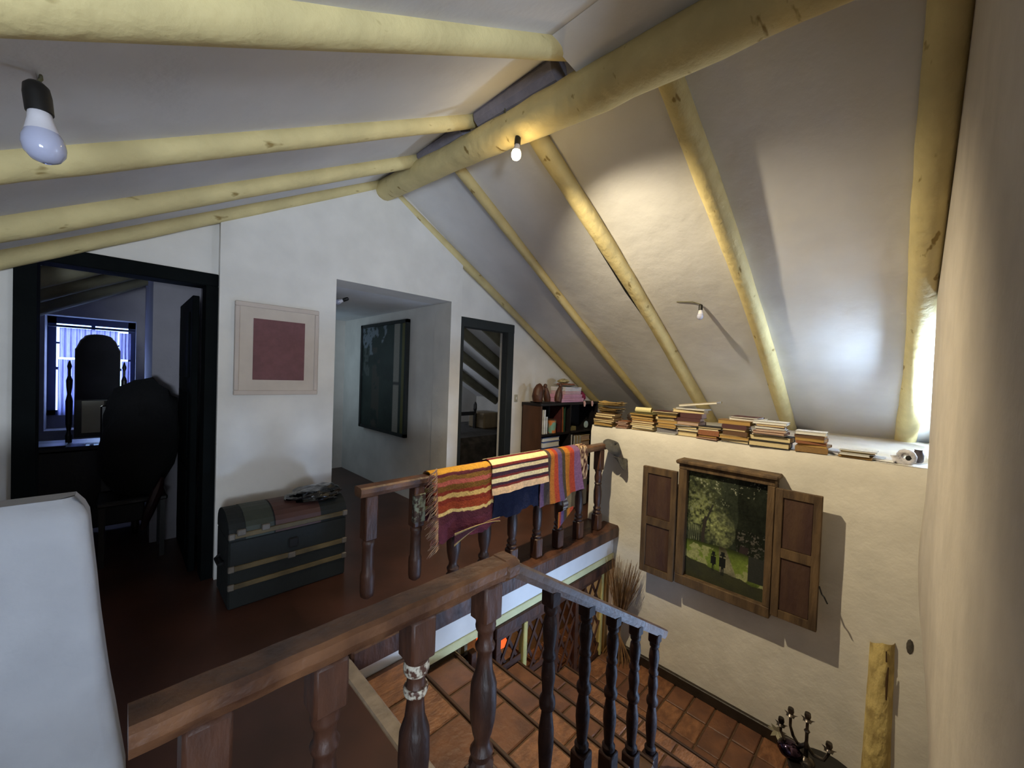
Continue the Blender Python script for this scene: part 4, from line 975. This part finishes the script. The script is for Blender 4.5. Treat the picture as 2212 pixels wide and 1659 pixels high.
# white crate with logo-like outline behind the railing
wb = thing('storage_box', 'blue and white storage box on the floor before the bookcase', 'box', (3.95, 2.85, 0))
obj('box_body', MB().box((3.75, 2.7, 0), (4.1, 3.0, .42), bev=.02), mat('storage_grey', '#8c8a88', .5), wb); obj('box_lid', MB().box((3.74, 2.69, .42), (4.11, 3.01, .5), bev=.015), mat('storage_blue', '#93a8d8', .4), wb)

# ------------------------------------------------------------------ lattice screen, broom grass, lower room
la = thing('lattice_screen', 'brown wooden lattice screen standing along the stairs', 'screen', (2.7, 2.11, -1.3))
LW = mat('lattice_wood', '#4a2a18', .5, .2, 9, .2, col2='#341c10'); 
for x, w in ((1.80, .05), (2.04, .05), (2.76, .05), (3.06, .05)): obj('post', MB().box((x-w/2, 2.07, max(-1.36, tread_z(x)-.0)), (x+w/2, 2.12, -.42), bev=.004), LW, la)
YP = mat('yellow_post', '#b8ab68', .6, .1, 8, .2)
obj('post', MB().box((2.31, 2.06, -.90), (2.355, 2.12, -.42), bev=.006), YP, la, label='pale yellow post')
obj('post', MB().box((3.48, 2.07, -1.26), (3.515, 2.12, -.42), bev=.006), YP, la, label='pale yellow end post')
obj('post', MB().box((3.54, 2.06, -1.26), (3.60, 2.12, -.42), bev=.006), mat('ochre_post', '#7a5a2c', .6), la, label='ochre brown end post')
for (xa, xb) in ((2.07, 2.30), (2.36, 2.74), (2.79, 3.04), (3.09, 3.47)):
    zb = tread_z((xa+xb)/2) if xb < 2.93 else -1.26
    zt = -.44; H_ = zt-zb; Wd = xb-xa; sp_ = .125
    obj('rail', MB().box((xa, 2.08, zb), (xb, 2.11, zb+.05)), LW, la)
    obj('rail', MB().box((xa, 2.08, zt-.02), (xb, 2.11, zt+.03)), LW, la)
    for sgn in (1, -1):
        k = -H_
        while k < Wd+H_:
            # line x = xa + k + sgn*(z-zb)*.55
            a0 = xa+k; pts = []
            za, zc = zb, zt; xa_, xc_ = (a0, a0+sgn*H_*.55)
            # clip to xa..xb
            t0, t1 = 0., 1.
            dx = xc_-xa_
            for lo, hi in ((xa, xb),):
                ts = sorted(((lo-xa_)/dx, (hi-xa_)/dx)); t0 = max(t0, ts[0]); t1 = min(t1, ts[1])
            if t1-t0 > .08:
                A = Vector((xa_+dx*t0, 2.088 if sgn > 0 else 2.10, za+(zc-za)*t0)); B = Vector((xa_+dx*t1, A.y, za+(zc-za)*t1))
                d = (B-A).normalized(); s_ = Vector((d.z, 0, -d.x))*.012; q = Vector((0, .005, 0))
                mb = MB().add([A-s_-q, A+s_-q, A+s_+q, A-s_+q, B-s_-q, B+s_-q, B+s_+q, B-s_+q], [(3, 2, 1, 0), (4, 5, 6, 7), (0, 1, 5, 4), (1, 2, 6, 5), (2, 3, 7, 6), (3, 0, 4, 7)])
                obj('slat', mb, LW, la)
            k += sp_
# dried grass bundle in the corner
gb = thing('grass_bundle', 'bundle of dried grass leaning in the corner beside the lattice', 'dried grass', (3.58, 1.93, -1.26))
R = random.Random(8); mb = MB(); mb2 = MB()
for i in range(230):
    a = R.uniform(0, 2*pi); q = R.uniform(0, .07); tip = R.uniform(.72, 1.05)
    bx, by = 3.56+q*cos(a)*.8, 1.92+q*sin(a)
    sx, sy = R.uniform(-.10, .075), R.uniform(-.20, .13)
    w = .0022
    mb.tube([(bx, by, -1.26), (3.575+.35*(bx-3.56), 1.93+.35*(by-1.92), -.98), (3.575+sx*.35, 1.925+sy*.4, -.72), (min(3.685, 3.58+sx), 1.92+sy, -1.26+tip)], [w, w, w, .0012], 4)
for i in range(90):
    a = R.uniform(0, 2*pi); 
    mb2.tube([(3.57, 1.92, -.98), (3.57+.05*cos(a)*.8, 1.92+.09*sin(a), -1.12), (min(3.68, 3.57+.10*cos(a)), 1.92+.16*sin(a), -1.255)], [.0025, .0025, .0015], 4)
g = obj('stalks', mb, mat('dry_grass', '#7d5c36', .9, .25, 20, col2='#5a3d22'), gb); g['kind'] = 'stuff'
g = obj('lower_stalks', mb2, MATS['dry_grass'], gb); g['kind'] = 'stuff'
# lower room
struct('wall_lower', MB().box((-1, 4.6, -1.42), (6.1, 4.7, -.08)), mat('lower_wall', '#b98f5a', .9, .1, 3), label='warm lit wall of the lower room')
struct('floor_lower_room', MB().box((1.40, 2.2, -1.36), (6.1, 4.6, -1.30)), TI, label='terracotta floor of the lower room')
struct('ceiling_lower', MB().box((1.40, 2.13, -.12), (6.1, 4.6, -.08)), PL, label='ceiling of the lower room')
lp = thing('table_lamp', 'lit orange lampshade seen through the lattice', 'lamp', (2.62, 2.75, -1.30))
obj('shade', MB().lathe([(.16, -1.04), (.09, -.80)], (2.62, 2.75, 0), 20), mat('orange_shade', '#e0562a', .8, emit='#ff5a1e', estr=1.0), lp, True)
obj('stand', MB().lathe([(.08, -1.30), (.03, -1.27), (.02, -1.05)], (2.62, 2.75, 0), 14), BW, lp, True)
cbn = thing('magazine_rack', 'dark rack of white magazines below the stairs', 'rack', (1.87, 2.51, -1.30))
obj('rack_frame', MB().box((1.68, 2.35, -1.3), (2.05, 2.38, -.66)).box((1.68, 2.65, -1.3), (2.05, 2.68, -.66)).box((1.68, 2.38, -.80), (2.05, 2.65, -.77)), BW, cbn)
for i in range(5):
    t = obj('magazine', MB().box((1.71+.065*i, 2.39, -.77), (1.74+.065*i, 2.64, -.60+.012*(i % 2))), mat('mag_white', '#d8cfae', .6), None); tag(t, ['leftmost', 'second', 'middle', 'fourth', 'rightmost'][i]+' white magazine standing in the dark rack below the stairs', 'magazine', 'magazines in the lower rack')

# ------------------------------------------------------------------ candelabrum on a chest at the bottom right
tbx = thing('side_table', 'dark low table at the foot of the cream wall', 'table', (3.35, .28, -1.26))
obj('table_top', MB().lathe([(.001, -1.06), (.20, -1.06), (.21, -1.05), (.20, -1.035), (.001, -1.035)], (3.36, .26, 0), 28), BW, tbx, True)
obj('leg', MB().lathe([(.12, -1.26), (.03, -1.22), (.03, -1.06)], (3.36, .26, 0), 14), BW, tbx, True)
ca = thing('candelabrum', 'tarnished silver branched candelabrum before the cream wall', 'candelabrum', (3.36, .38, -1.035))
SV = mat('tarnished_silver', '#6e6760', .28, .4, 18, .3, 30, metal=.9, col2='#2a2422')
cx, cy = 3.38, .37
obj('stem', MB().lathe([(.055, -1.035), (.05, -1.02), (.015, -1.0), (.011, -.95), (.018, -.93), (.010, -.90), (.010, -.84), (.018, -.825), (.009, -.81), (.009, -.76), (.016, -.75), (.012, -.73)], (cx, cy, 0), 14), SV, ca, True)
for i, (yy, xx, zt, zm) in enumerate([(.465, 0, -.775, -.88), (.515, -.02, -.865, -.94), (.25, 0, -.875, -.93)]):
    p = [(cx, cy, -.92), (cx+xx*.3, cy+(yy-cy)*.35, -.965), (cx+xx*.8, cy+(yy-cy)*.8, zm-.03), (cx+xx, yy, zm+.03), (cx+xx, yy, zt)]
    obj('arm', MB().tube(p, [.013, .011, .010, .009, .009], 8, .1, i), SV, ca, True)
for (xx, yy, zt) in ((0, .465, -.78), (-.02, .515, -.87), (0, cy, -.755), (0, .25, -.88)):
    cup = obj('candle_cup', MB().lathe([(.008, zt-.01), (.026, zt+.004), (.014, zt+.016), (.020, zt+.035), (.017, zt+.055)], (cx+xx, yy, 0), 12), SV, ca, True)
    for k in range(5):
        a_ = k*2*pi/5; c0 = Vector((cx+xx+.02*cos(a_), yy+.02*sin(a_), zt+.006)); d_ = Vector((cos(a_), sin(a_), .25))*.024; s_ = Vector((-sin(a_), cos(a_), 0))*.009
        obj('leaf', MB().add([c0-s_, c0+s_, c0+d_, c0+Vector((0, 0, -.006))], [(0, 1, 2), (0, 3, 1), (1, 3, 2), (2, 3, 0)]), SV, cup)
o = heap('silver_bowl', (3.36, .46, -1.0), (.075, .075, .05), mat('shiny_bowl', '#5c4a5e', .08, .3, 20, metal=1., col2='#1c1420'), 'shiny dark silver bowl left of the candelabrum', 'bowl', 60, amp=.1)
fl = thing('star_ornament', 'pale star shaped flower ornament on the silver bowl', 'ornament', (3.40, .53, -.97))
for k in range(7):
    a = k*2*pi/7; d = Vector((-.3*abs(sin(a)), cos(a), sin(a))).normalized()
    c0 = Vector((3.39, .54, -.95)); n_ = Vector((.02, 0, 0)); s_ = Vector((0, -sin(a), cos(a)))*.013
    obj('petal', MB().add([c0, c0+d*.03+s_, c0+d*.062, c0+d*.03-s_, c0+n_], [(0, 1, 2, 3), (0, 4, 1), (1, 4, 2), (2, 4, 3), (3, 4, 0)]), mat('pale_petal', '#b9b396', .5), fl)
